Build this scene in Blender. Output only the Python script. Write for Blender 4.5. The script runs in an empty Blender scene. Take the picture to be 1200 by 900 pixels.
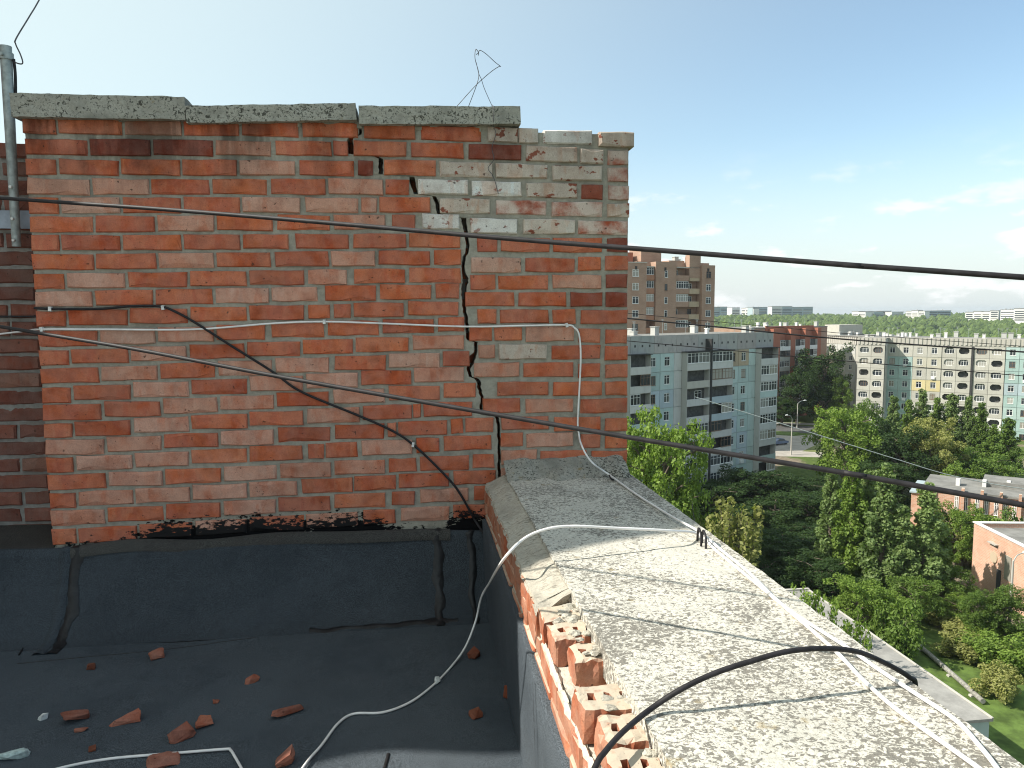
import bpy, math, random
import numpy as np
from math import sin, cos, tan, pi, radians
from mathutils import Vector, Matrix

S = bpy.context.scene
COL = S.collection
rnd = random.Random(7)

# ------------------------------------------------------------------ camera
F = 880.0                                   # focal length in photo pixels (photo 1200 x 900)
YAW, PITCH, ROLL = .1287, -.0938, -.0045
EYE = 1.45                                  # camera height over the roof
D = 3.67                                    # distance to the cracked wall
GZ = -28.5                                  # street level
fw = np.array([sin(YAW)*cos(PITCH), cos(YAW)*cos(PITCH), sin(PITCH)])
r0 = np.array([cos(YAW), -sin(YAW), 0.]); u0 = np.cross(r0, fw)
rt = r0*cos(ROLL)+u0*sin(ROLL); up = u0*cos(ROLL)-r0*sin(ROLL)
CAM = np.array([0, 0, EYE])
cd = bpy.data.cameras.new('camera'); cam = bpy.data.objects.new('camera', cd); COL.objects.link(cam)
cd.sensor_width = 36; cd.lens = F/1200*36; cd.clip_start = .05; cd.clip_end = 9000
cam.matrix_world = Matrix(((rt[0], up[0], -fw[0], 0), (rt[1], up[1], -fw[1], 0), (rt[2], up[2], -fw[2], EYE), (0, 0, 0, 1)))
S.camera = cam

# ------------------------------------------------------------------ sky, sun, exposure
SUN_EL = 42.0
SUN_TRAVEL = (1.0, -.03)                    # plan direction in which the light travels
saz = math.atan2(-SUN_TRAVEL[0], -SUN_TRAVEL[1])   # bearing of the sun, from +Y towards +X
W = bpy.data.worlds.new('World'); S.world = W; W.use_nodes = True
wn = W.node_tree; wn.nodes.clear()
def wnode(t, **k):
    n = wn.nodes.new(t)
    for a, b in k.items(): setattr(n, a, b)
    return n
sky = wnode('ShaderNodeTexSky', sky_type='NISHITA', sun_disc=False, sun_elevation=radians(SUN_EL), sun_rotation=saz,
            altitude=120, air_density=1.0, dust_density=1.0, ozone_density=1.0)
bg = wnode('ShaderNodeBackground'); bg.inputs[1].default_value = .12
wo = wnode('ShaderNodeOutputWorld')
tc = wnode('ShaderNodeTexCoord'); sp = wnode('ShaderNodeSeparateXYZ')
wn.links.new(tc.outputs['Generated'], sp.inputs[0])
mp = wnode('ShaderNodeMapping'); mp.inputs['Scale'].default_value = (12, 12, 34); mp.inputs['Location'].default_value = (1.3, .4, .35)
wn.links.new(tc.outputs['Generated'], mp.inputs[0])
cn = wnode('ShaderNodeTexNoise'); cn.inputs['Scale'].default_value = 1.0; cn.inputs['Detail'].default_value = 7; cn.inputs['Roughness'].default_value = .55
wn.links.new(mp.outputs[0], cn.inputs['Vector'])
cr = wnode('ShaderNodeMapRange', interpolation_type='SMOOTHSTEP')
for i, v in enumerate((.53, .65, 0, 1)): cr.inputs[1+i].default_value = v
wn.links.new(cn.outputs[0], cr.inputs[0])
band = wnode('ShaderNodeMapRange', interpolation_type='SMOOTHSTEP')        # clouds lie low, near the horizon
for i, v in enumerate((.21, .08, 0, 1)): band.inputs[1+i].default_value = v
wn.links.new(sp.outputs[2], band.inputs[0])
mu = wnode('ShaderNodeMath', operation='MULTIPLY'); wn.links.new(cr.outputs[0], mu.inputs[0]); wn.links.new(band.outputs[0], mu.inputs[1])
mu2 = wnode('ShaderNodeMath', operation='MULTIPLY'); wn.links.new(mu.outputs[0], mu2.inputs[0]); mu2.inputs[1].default_value = .8
mx = wnode('ShaderNodeMix', data_type='RGBA'); mx.inputs['B'].default_value = (5.2, 5.25, 5.25, 1)
dt = wnode('ShaderNodeVectorMath', operation='DOT_PRODUCT'); wn.links.new(tc.outputs['Generated'], dt.inputs[0])
dt.inputs[1].default_value = (sin(saz)*cos(radians(SUN_EL)), cos(saz)*cos(radians(SUN_EL)), sin(radians(SUN_EL)))
gl = wnode('ShaderNodeMapRange', interpolation_type='SMOOTHSTEP')          # pale scatter that grows towards the sun
for i, v in enumerate((-.32, .75, 0, .85)): gl.inputs[1+i].default_value = v
wn.links.new(dt.outputs['Value'], gl.inputs[0])
m1 = wnode('ShaderNodeMix', data_type='RGBA'); m1.inputs['B'].default_value = (4.0, 4.6, 4.4, 1)
m0 = wnode('ShaderNodeMix', data_type='RGBA', blend_type='MULTIPLY'); m0.inputs['Factor'].default_value = 1; m0.inputs['B'].default_value = (1.0, 1.03, .94, 1)
wn.links.new(sky.outputs[0], m0.inputs['A'])
wn.links.new(gl.outputs[0], m1.inputs['Factor']); wn.links.new(m0.outputs['Result'], m1.inputs['A'])
hzn = wnode('ShaderNodeMapRange', interpolation_type='SMOOTHSTEP')         # milky horizon
for i, v in enumerate((.22, 0, 0, .85)): hzn.inputs[1+i].default_value = v
wn.links.new(sp.outputs[2], hzn.inputs[0])
m2 = wnode('ShaderNodeMix', data_type='RGBA'); m2.inputs['B'].default_value = (3.75, 4.1, 4.25, 1)
wn.links.new(hzn.outputs[0], m2.inputs['Factor']); wn.links.new(m1.outputs['Result'], m2.inputs['A'])
wn.links.new(mu2.outputs[0], mx.inputs['Factor']); wn.links.new(m2.outputs['Result'], mx.inputs['A'])
wn.links.new(mx.outputs['Result'], bg.inputs[0]); wn.links.new(bg.outputs[0], wo.inputs[0])
sd = bpy.data.lights.new('sun', 'SUN'); sd.energy = 4.2; sd.angle = radians(.53); sd.color = (1, .945, .85)
so = bpy.data.objects.new('sun', sd); COL.objects.link(so)
so.rotation_euler = Vector((SUN_TRAVEL[0]*cos(radians(SUN_EL)), SUN_TRAVEL[1]*cos(radians(SUN_EL)), -sin(radians(SUN_EL)))).to_track_quat('-Z', 'Y').to_euler()
S.view_settings.view_transform = 'Standard'; S.view_settings.look = 'None'
S.view_settings.gamma = 1; S.view_settings.use_curve_mapping = False
S.view_settings.exposure = 0.85
S.cycles.filter_width = 1.1; S.cycles.max_bounces = 8; S.cycles.diffuse_bounces = 4; S.cycles.transparent_max_bounces = 8

# ------------------------------------------------------------------ measuring helpers
def ray(x, y): return fw+rt*(x-600)/F+up*(450-y)/F
def onY(x, y, Y=D): d = ray(x, y); return CAM+d*(Y/d[1])
def onX(x, y, X): d = ray(x, y); return CAM+d*(X/d[0])
def onZ(x, y, z): d = ray(x, y); return CAM+d*((z-EYE)/d[2])
def dep(x, y, d): return CAM+ray(x, y)*d
def onP(x, y, P, n):                         # vertical plane through P with plan normal n
    d = ray(x, y); t = ((P[0]-CAM[0])*n[0]+(P[1]-CAM[1])*n[1])/(d[0]*n[0]+d[1]*n[1]); return CAM+d*t

# ------------------------------------------------------------------ object helpers
def tag(o, label=None, cat=None, group=None, kind=None):
    if label: o['label'] = label
    if cat: o['category'] = cat
    if group: o['group'] = group
    if kind: o['kind'] = kind
    return o
def empty(name, loc=(0, 0, 0), rz=0, parent=None):
    o = bpy.data.objects.new(name, None); COL.objects.link(o); o.location = loc; o.rotation_euler = (0, 0, rz)
    o.empty_display_size = .1
    if parent: o.parent = parent
    return o
def mesh_obj(name, me, parent=None, loc=(0, 0, 0), rot=(0, 0, 0)):
    o = bpy.data.objects.new(name, me); COL.objects.link(o); o.location = loc; o.rotation_euler = rot
    if parent: o.parent = parent
    return o
class MB:
    def __init__(s): s.v = []; s.f = []; s.m = []; s.sm = []
    def add(s, vs, fs, m=0, smooth=False):
        b = len(s.v); s.v += [tuple(map(float, v)) for v in vs]
        for f in fs: s.f.append(tuple(b+i for i in f)); s.m.append(m); s.sm.append(smooth)
    def box(s, x0, x1, y0, y1, z0, z1, m=0):
        s.add([(x0, y0, z0), (x1, y0, z0), (x1, y1, z0), (x0, y1, z0), (x0, y0, z1), (x1, y0, z1), (x1, y1, z1), (x0, y1, z1)],
              [(0, 3, 2, 1), (4, 5, 6, 7), (0, 1, 5, 4), (1, 2, 6, 5), (2, 3, 7, 6), (3, 0, 4, 7)], m)
    def grid(s, pts, m=0, smooth=True):      # pts[i][j]
        n, k = len(pts), len(pts[0]); vs = [p for r in pts for p in r]
        s.add(vs, [(i*k+j, i*k+j+1, (i+1)*k+j+1, (i+1)*k+j) for i in range(n-1) for j in range(k-1)], m, smooth)
    def tube(s, pts, rad, n=8, m=0, cap=True):
        pts = [np.array(p, float) for p in pts]; N = len(pts)
        rads = rad if isinstance(rad, (list, tuple)) else [rad]*N
        T = [pts[min(i+1, N-1)]-pts[max(i-1, 0)] for i in range(N)]
        T = [t/max(np.linalg.norm(t), 1e-9) for t in T]
        a = np.array([0, 0, 1.]) if abs(T[0][2]) < .9 else np.array([1., 0, 0])
        vs = []
        for i in range(N):
            a = a-T[i]*(a@T[i]); a = a/max(np.linalg.norm(a), 1e-9); b = np.cross(T[i], a)
            for k in range(n):
                t = 2*pi*k/n; vs.append(pts[i]+(a*cos(t)+b*sin(t))*rads[i])
        fs = [(i*n+k, i*n+(k+1) % n, (i+1)*n+(k+1) % n, (i+1)*n+k) for i in range(N-1) for k in range(n)]
        s.add(vs, fs, m, True)
        if cap: s.add([vs[k] for k in range(n)], [tuple(reversed(range(n)))], m); s.add([vs[(N-1)*n+k] for k in range(n)], [tuple(range(n))], m)
    def prism(s, poly, y0, y1, m=0):         # poly in (x,z), extruded along y
        n = len(poly)
        s.add([(x, y0, z) for x, z in poly]+[(x, y1, z) for x, z in poly],
              [tuple(range(n)), tuple(range(2*n-1, n-1, -1))]+[(i, (i+1) % n+0, n+(i+1) % n, n+i)[::-1] for i in range(n)], m)
    def mesh(s, name, mats):
        me = bpy.data.meshes.new(name); me.from_pydata(s.v, [], s.f); me.update()
        for m in (mats if isinstance(mats, (list, tuple)) else [mats]): me.materials.append(m)
        me.polygons.foreach_set('material_index', s.m); me.polygons.foreach_set('use_smooth', s.sm)
        return me
    def build(s, name, mats, parent=None, loc=(0, 0, 0), rot=(0, 0, 0)):
        return mesh_obj(name, s.mesh(name, mats), parent, loc, rot)
def catmull(P, n=10):
    P = [np.array(p, float) for p in P]; Q = [2*P[0]-P[1]]+P+[2*P[-1]-P[-2]]; out = []
    for i in range(1, len(Q)-2):
        a, b, c, d = Q[i-1:i+3]
        for k in range(n):
            t = k/n; out.append(.5*((2*b)+(c-a)*t+(2*a-5*b+4*c-d)*t*t+(3*b-a-3*c+d)*t**3))
    return out+[P[-1]]
def hashn(i, j=0, k=0):
    v = sin(i*127.1+j*311.7+k*74.7)*43758.5453; return v-math.floor(v)
def vnoise(x, y):                            # smooth value noise -1..1
    i, j = math.floor(x), math.floor(y); u, v = x-i, y-j; u = u*u*(3-2*u); v = v*v*(3-2*v)
    a = hashn(i, j)*(1-u)+hashn(i+1, j)*u; b = hashn(i, j+1)*(1-u)+hashn(i+1, j+1)*u
    return (a*(1-v)+b*v)*2-1
def fbm(x, y): return .55*vnoise(x, y)+.3*vnoise(2.1*x+7, 2.1*y+3)+.15*vnoise(4.3*x+1, 4.3*y+9)

# ------------------------------------------------------------------ material helpers
class NT:
    def __init__(s, name):
        s.m = bpy.data.materials.new(name); s.m.use_nodes = True; s.t = s.m.node_tree; s.t.nodes.clear()
        s.out = s.t.nodes.new('ShaderNodeOutputMaterial'); s.b = s.t.nodes.new('ShaderNodeBsdfPrincipled')
        s.t.links.new(s.b.outputs[0], s.out.inputs[0])
    def n(s, t, ins=None, **k):
        o = s.t.nodes.new(t)
        for a, b in k.items(): setattr(o, a, b)
        for a, b in (ins or {}).items():
            if isinstance(b, bpy.types.NodeSocket): s.t.links.new(b, o.inputs[a])
            else: o.inputs[a].default_value = b
        return o
    def co(s, kind='Object'): return s.n('ShaderNodeTexCoord').outputs[kind]
    def pos(s): return s.n('ShaderNodeNewGeometry').outputs['Position']
    def noise(s, vec, scale, detail=4, rough=.55, dist=0): return s.n('ShaderNodeTexNoise', {'Vector': vec, 'Scale': scale, 'Detail': detail, 'Roughness': rough, 'Distortion': dist}).outputs[0]
    def scl(s, vec, sc, loc=(0, 0, 0)): return s.n('ShaderNodeMapping', {'Vector': vec, 'Scale': sc, 'Location': loc}).outputs[0]
    def ramp(s, fac, stops, interp='LINEAR'):
        o = s.n('ShaderNodeValToRGB', {'Fac': fac}); e = o.color_ramp; e.interpolation = interp
        while len(e.elements) < len(stops): e.elements.new(.5)
        for q, (p, c) in zip(e.elements, stops): q.position = p; q.color = (*c, 1) if len(c) == 3 else c
        return o.outputs[0]
    def rng(s, v, a, b, c=0, d=1): return s.n('ShaderNodeMapRange', {0: v, 1: a, 2: b, 3: c, 4: d}, interpolation_type='SMOOTHSTEP').outputs[0]
    def mix(s, f, a, b, bt='MIX'):
        o = s.n('ShaderNodeMix', data_type='RGBA', blend_type=bt)
        for k, v in (('Factor', f), ('A', a), ('B', b)):
            if isinstance(v, bpy.types.NodeSocket): s.t.links.new(v, o.inputs[k])
            elif k == 'Factor': o.inputs[k].default_value = v
            else: o.inputs[k].default_value = (*v, 1)
        return o.outputs['Result']
    def math(s, op, a, b=0.): return s.n('ShaderNodeMath', {0: a, 1: b}, operation=op).outputs[0]
    def rand(s): return s.n('ShaderNodeObjectInfo').outputs['Random']
    def shift(s, vec):                       # push texture space by the object's random number
        r = s.rand(); c = s.n('ShaderNodeCombineXYZ', {0: s.math('MULTIPLY', r, 37.), 1: s.math('MULTIPLY', r, 71.), 2: s.math('MULTIPLY', r, 13.)})
        return s.n('ShaderNodeVectorMath', {0: vec, 1: c.outputs[0]}, operation='ADD').outputs[0]
    def bump(s, h, strength, dist=.01): s.t.links.new(s.n('ShaderNodeBump', {'Height': h, 'Strength': strength, 'Distance': dist}).outputs[0], s.b.inputs['Normal'])
    def fin(s, col, rough=.85, spec=.3):
        for k, v in (('Base Color', col), ('Roughness', rough), ('Specular IOR Level', spec)):
            if isinstance(v, bpy.types.NodeSocket): s.t.links.new(v, s.b.inputs[k])
            elif k == 'Base Color': s.b.inputs[k].default_value = (*v, 1)
            else: s.b.inputs[k].default_value = v
        return s.m

def tar_mask(t):                             # black mastic daubed along the foot of the cracked wall
    p = t.pos(); s = t.n('ShaderNodeSeparateXYZ', {0: p})
    nz = t.noise(t.scl(p, (1, 1, 2.2)), 28, 6, .7); big = t.noise(t.scl(p, (1, 0, 0)), 3.1, 2)
    h = t.math('ADD', t.math('MULTIPLY', nz, .34), t.math('MULTIPLY', big, .13))
    low = t.math('SUBTRACT', t.math('ADD', h, .228), s.outputs[2])
    xm = t.math('MULTIPLY', t.rng(s.outputs[0], -1.50, -1.15), t.rng(s.outputs[0], -.05, -.25))
    xr = t.math('MULTIPLY', t.rng(s.outputs[0], .10, .20), t.rng(s.outputs[0], .50, .30))
    edge = t.math('SUBTRACT', low, t.math('MULTIPLY', t.math('SUBTRACT', 1., t.math('MAXIMUM', xm, xr)), .085))
    return t.rng(edge, 0, .012)
def soot_mask(t):                            # run-off stains under the coping, shared by bricks and joints
    p = t.pos(); s = t.n('ShaderNodeSeparateXYZ', {0: p}); zz = s.outputs[2]; xx = s.outputs[0]
    st = t.noise(t.scl(p, (9, 9, 1.1)), 1, 5, .6); pt = t.noise(p, 3.4, 5, .65)
    top = t.rng(zz, 1.85, 2.38); lf = t.rng(xx, .2, -1.0, .35, 1.)
    a = t.math('MULTIPLY', t.math('MULTIPLY', t.rng(st, .38, .60), top), lf)
    b = t.math('MULTIPLY', t.rng(pt, .58, .76), .45)
    return t.math('MINIMUM', t.math('ADD', t.math('MULTIPLY', a, 1.), b), .9)
def brick_mat(name, cols, veil=.0, veilc=(.62, .50, .45), spots=0., grime=.25, tar=True):
    t = NT(name); o = t.shift(t.co()); r = t.rand()
    base = t.ramp(r, [(i/(len(cols)-1), c) for i, c in enumerate(cols)])
    n1 = t.noise(o, 16, 5, .65); n2 = t.noise(t.scl(o, (14, 14, 4)), 1, 3); n3 = t.noise(o, 120, 3, .7)
    c = t.mix(t.rng(n1, .35, .75), base, t.mix(1., base, (.70, .62, .60), 'MULTIPLY'))
    c = t.mix(t.math('MULTIPLY', t.rng(n2, .53, .57), .75), c, t.mix(1., c, (.96, .74, .64), 'MULTIPLY'))
    n5 = t.noise(t.scl(o, (11, 11, 3), (5, 2, 7)), 1, 4, .6); c = t.mix(t.math('MULTIPLY', t.rng(n5, .56, .62), .5), c, t.mix(1., c, (1.12, 1.35, 1.5), 'MULTIPLY'))
    if veil: c = t.mix(t.math('MULTIPLY', t.rng(t.noise(o, 9, 5, .6), .32, .62), veil), c, veilc)
    if spots:
        sp = t.rng(t.noise(t.scl(o, (1, 1, 1.4)), 17, 5, .55), .60, .63)
        c = t.mix(t.math('MULTIPLY', sp, spots), c, (.22, .045, .02))
    c = t.mix(.30, c, t.mix(1., c, t.ramp(t.noise(o, 210, 3, .7), [(.3, (.45, .43, .42)), (.7, (1.5, 1.5, 1.5))]), 'MULTIPLY'))
    pit = t.math('MAXIMUM', t.rng(n3, .64, .72), t.rng(t.noise(o, 48, 2, .5), .70, .74)); c = t.mix(t.math('MULTIPLY', pit, .75), c, (.05, .03, .022))
    c = t.mix(t.math('MULTIPLY', t.rng(t.noise(t.pos(), 2.3, 4), .5, .75), grime), c, (.10, .07, .055))
    if tar:
        c = t.mix(soot_mask(t), c, t.mix(1., c, (.34, .33, .32), 'MULTIPLY'))
        k = tar_mask(t); c = t.mix(k, c, (.006, .006, .007)); rough = t.math('SUBTRACT', .92, t.math('MULTIPLY', k, .35))
    else: rough = .92
    t.bump(t.math('SUBTRACT', t.math('ADD', t.math('MULTIPLY', n1, .6), t.math('MULTIPLY', n3, .5)), t.math('MULTIPLY', pit, .8)), .55, .004)
    return t.fin(c, rough, .22)
RED = [(.40, .098, .044), (.47, .122, .050), (.53, .145, .058), (.44, .112, .048), (.55, .175, .080), (.42, .115, .055)]
M = {}
M['r'] = brick_mat('brick_red', RED, .12)
M['p'] = brick_mat('brick_pale', [(.52, .235, .15), (.54, .27, .19), (.50, .20, .12), (.53, .30, .22)], .35, (.56, .40, .32))
M['c'] = brick_mat('brick_cream', [(.50, .41, .33), (.56, .46, .38), (.47, .38, .31)], .5, (.58, .52, .45), .9)
M['w'] = brick_mat('brick_whitewashed', [(.66, .63, .58), (.62, .58, .53)], .5, (.72, .70, .66), .7)
M['m'] = brick_mat('brick_half_washed', [(.40, .10, .05), (.36, .08, .04)], 1.0, (.58, .47, .40), 0)
M['d'] = brick_mat('brick_dark', [(.20, .045, .025), (.26, .06, .03)], .1)
M['dk'] = brick_mat('brick_shade_tone', [(.20, .07, .05), (.25, .095, .065), (.16, .065, .05), (.28, .14, .10)], .25, (.20, .17, .15), 0, .5, False)  # deep shade on the set-back wall put into the brick colour
M['par'] = brick_mat('brick_parapet', [(.40, .135, .065), (.36, .115, .055), (.43, .155, .08)], .35, (.42, .34, .26), 0, .35, False)
def dusty(m, col=(.47, .40, .31)):
    nt = m.node_tree; b = next(n for n in nt.nodes if n.type == 'BSDF_PRINCIPLED'); src = b.inputs['Base Color'].links[0].from_socket
    g_ = nt.nodes.new('ShaderNodeNewGeometry'); s_ = nt.nodes.new('ShaderNodeSeparateXYZ'); nt.links.new(g_.outputs['True Normal'], s_.inputs[0])
    n_ = nt.nodes.new('ShaderNodeTexNoise'); n_.inputs['Scale'].default_value = 38; n_.inputs['Detail'].default_value = 5; nt.links.new(g_.outputs['Position'], n_.inputs['Vector'])
    r_ = nt.nodes.new('ShaderNodeMapRange'); nt.links.new(n_.outputs[0], r_.inputs[0]); r_.inputs[1].default_value = .22; r_.inputs[2].default_value = .46
    q_ = nt.nodes.new('ShaderNodeMath'); q_.operation = 'MULTIPLY'; nt.links.new(r_.outputs[0], q_.inputs[0])
    k_ = nt.nodes.new('ShaderNodeMapRange'); nt.links.new(s_.outputs[2], k_.inputs[0]); k_.inputs[1].default_value = .6; k_.inputs[2].default_value = .9; nt.links.new(k_.outputs[0], q_.inputs[1])
    x_ = nt.nodes.new('ShaderNodeMix'); x_.data_type = 'RGBA'; x_.inputs['B'].default_value = (*col, 1); nt.links.new(q_.outputs[0], x_.inputs['Factor']); nt.links.new(src, x_.inputs['A']); nt.links.new(x_.outputs['Result'], b.inputs['Base Color'])
dusty(M['par'])
M['parcap'] = brick_mat('brick_parapet_dusty', [(.50, .25, .14), (.46, .24, .14)], .8, (.46, .40, .30), 0, .2, False)
def mortar_mat(name, col, tar=True, dark=.0):
    t = NT(name); p = t.pos(); n1 = t.noise(p, 30, 6, .7); n2 = t.noise(p, 4, 4); n3 = t.noise(p, 190, 3)
    c = t.mix(t.rng(n1, .3, .7), tuple(x*.78 for x in col), tuple(min(1, x*1.1) for x in col))
    c = t.mix(t.math('MULTIPLY', t.rng(n2, .5, .72), .35+dark), c, (.16, .14, .12))
    if tar:
        c = t.mix(soot_mask(t), c, (.085, .075, .06)); c = t.mix(tar_mask(t), c, (.006, .006, .007))
    t.bump(t.math('ADD', n1, t.math('MULTIPLY', n3, .5)), .7, .006); return t.fin(c, .95, .15)
M['mortar'] = mortar_mat('mortar_grey', (.34, .32, .265))
M['mortar_dark'] = mortar_mat('mortar_shade_tone', (.26, .25, .23), False, .3)  # joints darkened to carry the set-back wall's shade
M['mortar_white'] = mortar_mat('mortar_lime', (.58, .54, .46), False, -.1)
def core_mat(name, a, b, mo):                # plain masonry where single bricks cannot be seen
    t = NT(name); p = t.pos(); s = t.n('ShaderNodeSeparateXYZ', {0: p})
    v = t.n('ShaderNodeCombineXYZ', {0: t.math('ADD', s.outputs[0], s.outputs[1]), 1: s.outputs[2]}).outputs[0]
    bk = t.n('ShaderNodeTexBrick', {'Vector': v, 'Color1': (*a, 1), 'Color2': (*b, 1), 'Mortar': (*mo, 1), 'Scale': 1., 'Mortar Size': .009, 'Brick Width': .262, 'Row Height': .085})
    n1 = t.noise(p, 18, 5); c = t.mix(t.math('MULTIPLY', t.rng(n1, .4, .7), .4), bk.outputs[0], (.12, .07, .05))
    t.bump(t.math('SUBTRACT', 1., bk.outputs[1]), .6, .01); return t.fin(c, .93, .2)
M['core'] = core_mat('masonry', (.40, .10, .05), (.48, .17, .09), (.40, .39, .36))
M['core_dark'] = core_mat('masonry_shade_tone', (.14, .06, .045), (.20, .09, .06), (.22, .21, .19))  # same shade put into the colours of the set-back wall's core
def concrete(name, col, speck, thr=(.54, .60), sc=(55, 150, 60), amt=.85, moss=.3, weath=.3):
    t = NT(name); p = t.pos()
    q = t.n('ShaderNodeVectorMath', {0: p, 1: t.n('ShaderNodeTexNoise', {'Vector': p, 'Scale': 12., 'Detail': 2.}).outputs[1]}, operation='ADD').outputs[0]
    n = t.noise(t.scl(p, sc, (.3, .1, 0)), 1, 5, .6, .9); n2 = t.noise(p, 5, 5, .6); n3 = t.noise(p, 260, 2)
    n4 = t.noise(p, 90, 4, .65)
    c = t.mix(t.rng(n4, .35, .65), tuple(x*.86 for x in col), tuple(min(1, x*1.06) for x in col))
    c = t.mix(t.math('MULTIPLY', t.rng(n2, .45, .72), weath), c, tuple(x*.55 for x in col))
    big = t.math('ADD', t.rng(n2, .3, .7, .05, -.06), t.rng(t.noise(p, 1.7, 3), .35, .65, .035, -.035))
    c = t.mix(t.math('MULTIPLY', t.rng(t.math('ADD', n, big), *thr), amt), c, speck)
    c = t.mix(t.math('MULTIPLY', t.rng(t.math('ADD', t.noise(t.scl(p, tuple(q_*2.1 for q_ in sc)), 1, 3), big), thr[0]+.075, thr[1]+.07), amt*.6), c, speck)
    c = t.mix(t.math('MULTIPLY', t.rng(t.noise(p, 11, 5, .6), .64, .72), moss), c, (.24, .17, .055))
    t.bump(t.math('ADD', t.math('ADD', n4, t.math('MULTIPLY', n3, .4)), t.math('MULTIPLY', n, -.8)), .6, .006); return t.fin(c, .95, .15)
M['slab'] = concrete('concrete_lichened', (.60, .575, .50), (.15, .14, .12), (.50, .56), (78, 100, 80), .88, .6, .35)
M['cope'] = concrete('concrete_weathered', (.37, .36, .31), (.045, .043, .035), (.51, .60), (75, 75, 75), .9, .6, 1.0)
M['haunch'] = concrete('mortar_haunch', (.46, .43, .36), (.16, .145, .12), (.54, .64), (26, 90, 60), .7, .2, .9)
def membrane(name, col, tint, rough=.85, spec=.25):
    t = NT(name); p = t.pos(); n1 = t.noise(p, 300, 2, .6); n2 = t.noise(p, 2.2, 5, .6); n3 = t.noise(p, 14, 4)
    c = t.mix(t.rng(n1, .36, .66), tuple(x*.45 for x in col), tuple(x*1.75 for x in col))
    c = t.mix(t.math('MULTIPLY', t.rng(n2, .42, .7), .6), c, tint); n4 = t.noise(p, 1.1, 4, .55, .8); c = t.mix(t.math('MULTIPLY', t.rng(t.math('ABSOLUTE', t.math('SUBTRACT', n4, .52)), .022, .004), .06), c, tuple(x*1.9 for x in col)); c = t.mix(t.math('MULTIPLY', t.rng(n4, .53, .58), .22), c, tuple(x*1.5 for x in col)); c = t.mix(t.math('MULTIPLY', t.rng(n3, .55, .8), .3), c, tuple(x*.4 for x in col))
    t.bump(t.math('ADD', t.math('MULTIPLY', n1, .7), n3), .5, .004); return t.fin(c, rough, spec)
M['felt'] = membrane('roofing_felt', (.058, .070, .081), (.036, .047, .059))
M['felt2'] = membrane('roofing_felt_upstand', (.040, .048, .056), (.026, .033, .041))
M['felt_edge'] = membrane('roofing_felt_edge', (.05, .048, .044), (.035, .03, .028))
t = NT('bitumen'); p = t.pos(); n = t.noise(p, 25, 4); t.bump(n, .8, .006); M['tar'] = t.fin(t.mix(t.rng(n, .3, .8), (.006, .006, .007), (.02, .02, .022)), .5, .4)
def plain(name, col, rough=.6, spec=.4, nz=25, var=.25, metal=0, bump=.2):
    t = NT(name); o = t.shift(t.co()); n = t.noise(o, nz, 4)
    c = t.mix(t.rng(n, .3, .7), tuple(x*(1-var) for x in col), tuple(min(1, x*(1+var*.5)) for x in col))
    t.b.inputs['Metallic'].default_value = metal; t.bump(n, bump, .002); return t.fin(c, rough, spec)
M['black_pvc'] = plain('cable_black', (.020, .018, .020), .6, .3, 40, .4)
M['white_pvc'] = plain('cable_white', (.78, .76, .74), .42, .5, 18, .12)
M['wire'] = plain('wire_steel', (.10, .095, .10), .5, .5, 40, .4, .6)
M['galv'] = plain('galvanised_steel', (.34, .38, .37), .5, .5, 30, .3, .15)
M['plate'] = plain('painted_plate', (.32, .36, .42), .6, .4, 20, .2)
M['clip'] = plain('clip_white', (.72, .72, .70), .5)

# ================================================================== STRUCTURE: roof and our own building
def struct(o): o['kind'] = 'structure'; return o
bm = MB()                                     # the block we stand on
bm.box(-14, 1.0, -14, 9, GZ-.5, -.06)
own = bm.build('apartment_building', [concrete('panel_concrete', (.42, .41, .38), (.25, .24, .22), (.6, .7), (3, 3, 3), .4, .1, .4)])
tag(own, 'tall apartment block under the flat roof in the foreground', 'building')
FX, FY = .325, 3.39                            # floor meets parapet / wall fillet
def floor_z(x, y): return .007*fbm(x*1.7, y*1.7)+.004*fbm(x*5, y*5)
xs = list(np.linspace(-7, -2.2, 10))+list(np.linspace(-2.1, FX, 70)); ys = list(np.linspace(-6, 1.2, 12))+list(np.linspace(1.3, FY, 60))
bm = MB(); bm.grid([[(x, y, floor_z(x, y)) for y in ys] for x in xs][::-1])
roof = struct(bm.build('roof', M['felt']))
bm = MB(); bm.grid([[(x, y, .012+floor_z(x, y)) for y in np.linspace(-6, 2.14, 20)] for x in np.linspace(-7, .31, 20)][::-1]); bm.build('bounce_sheet', membrane('bounce_felt', (.30, .29, .26), (.26, .25, .23)), roof)  # pale sheet added out of view to bounce sunlight onto the wall
# upstand dressed up the cracked wall
prof_w = [(FY, 0), (3.44, .010), (3.495, .040), (3.545, .100), (3.585, .180), (3.617, .27), (3.632, .335), (3.64, .372), (3.652, .379), (3.664, .378)]
def wall_up(x, k, off=0.):
    y, z = prof_w[k]; a = 1 if 1 < k < 7 else .3
    wob = .014*fbm(x*2.3, k*.55)*a
    ends = (0, 0) if k < 6 else (0, .012*vnoise(x*3, 5)+.010*(1-abs(x+.6)))
    return (x, y-wob-off*.8, max(z+floor_z(x, FY)*(k < 3)+wob*.5+ends[1]+off*.6, 0 if not off else .001))
xw = np.linspace(-2.9, .38, 130)
bm = MB(); bm.grid([[wall_up(x, k) for k in range(len(prof_w))] for x in xw][::-1])
up1 = bm.build('flashing', M['felt2'], roof)
bm = MB(); bm.grid([[(x, 3.628-.004*vnoise(x*6, 2), .334+.010*(1-abs(x+.6))+.012*vnoise(x*3, 5)), (x, 3.632, .378+.010*(1-abs(x+.6))+.012*vnoise(x*3, 5)), (x, 3.662, .384+.010*(1-abs(x+.6))+.012*vnoise(x*3, 5))] for x in np.linspace(-1.60, .16, 60)][::-1])
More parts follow.
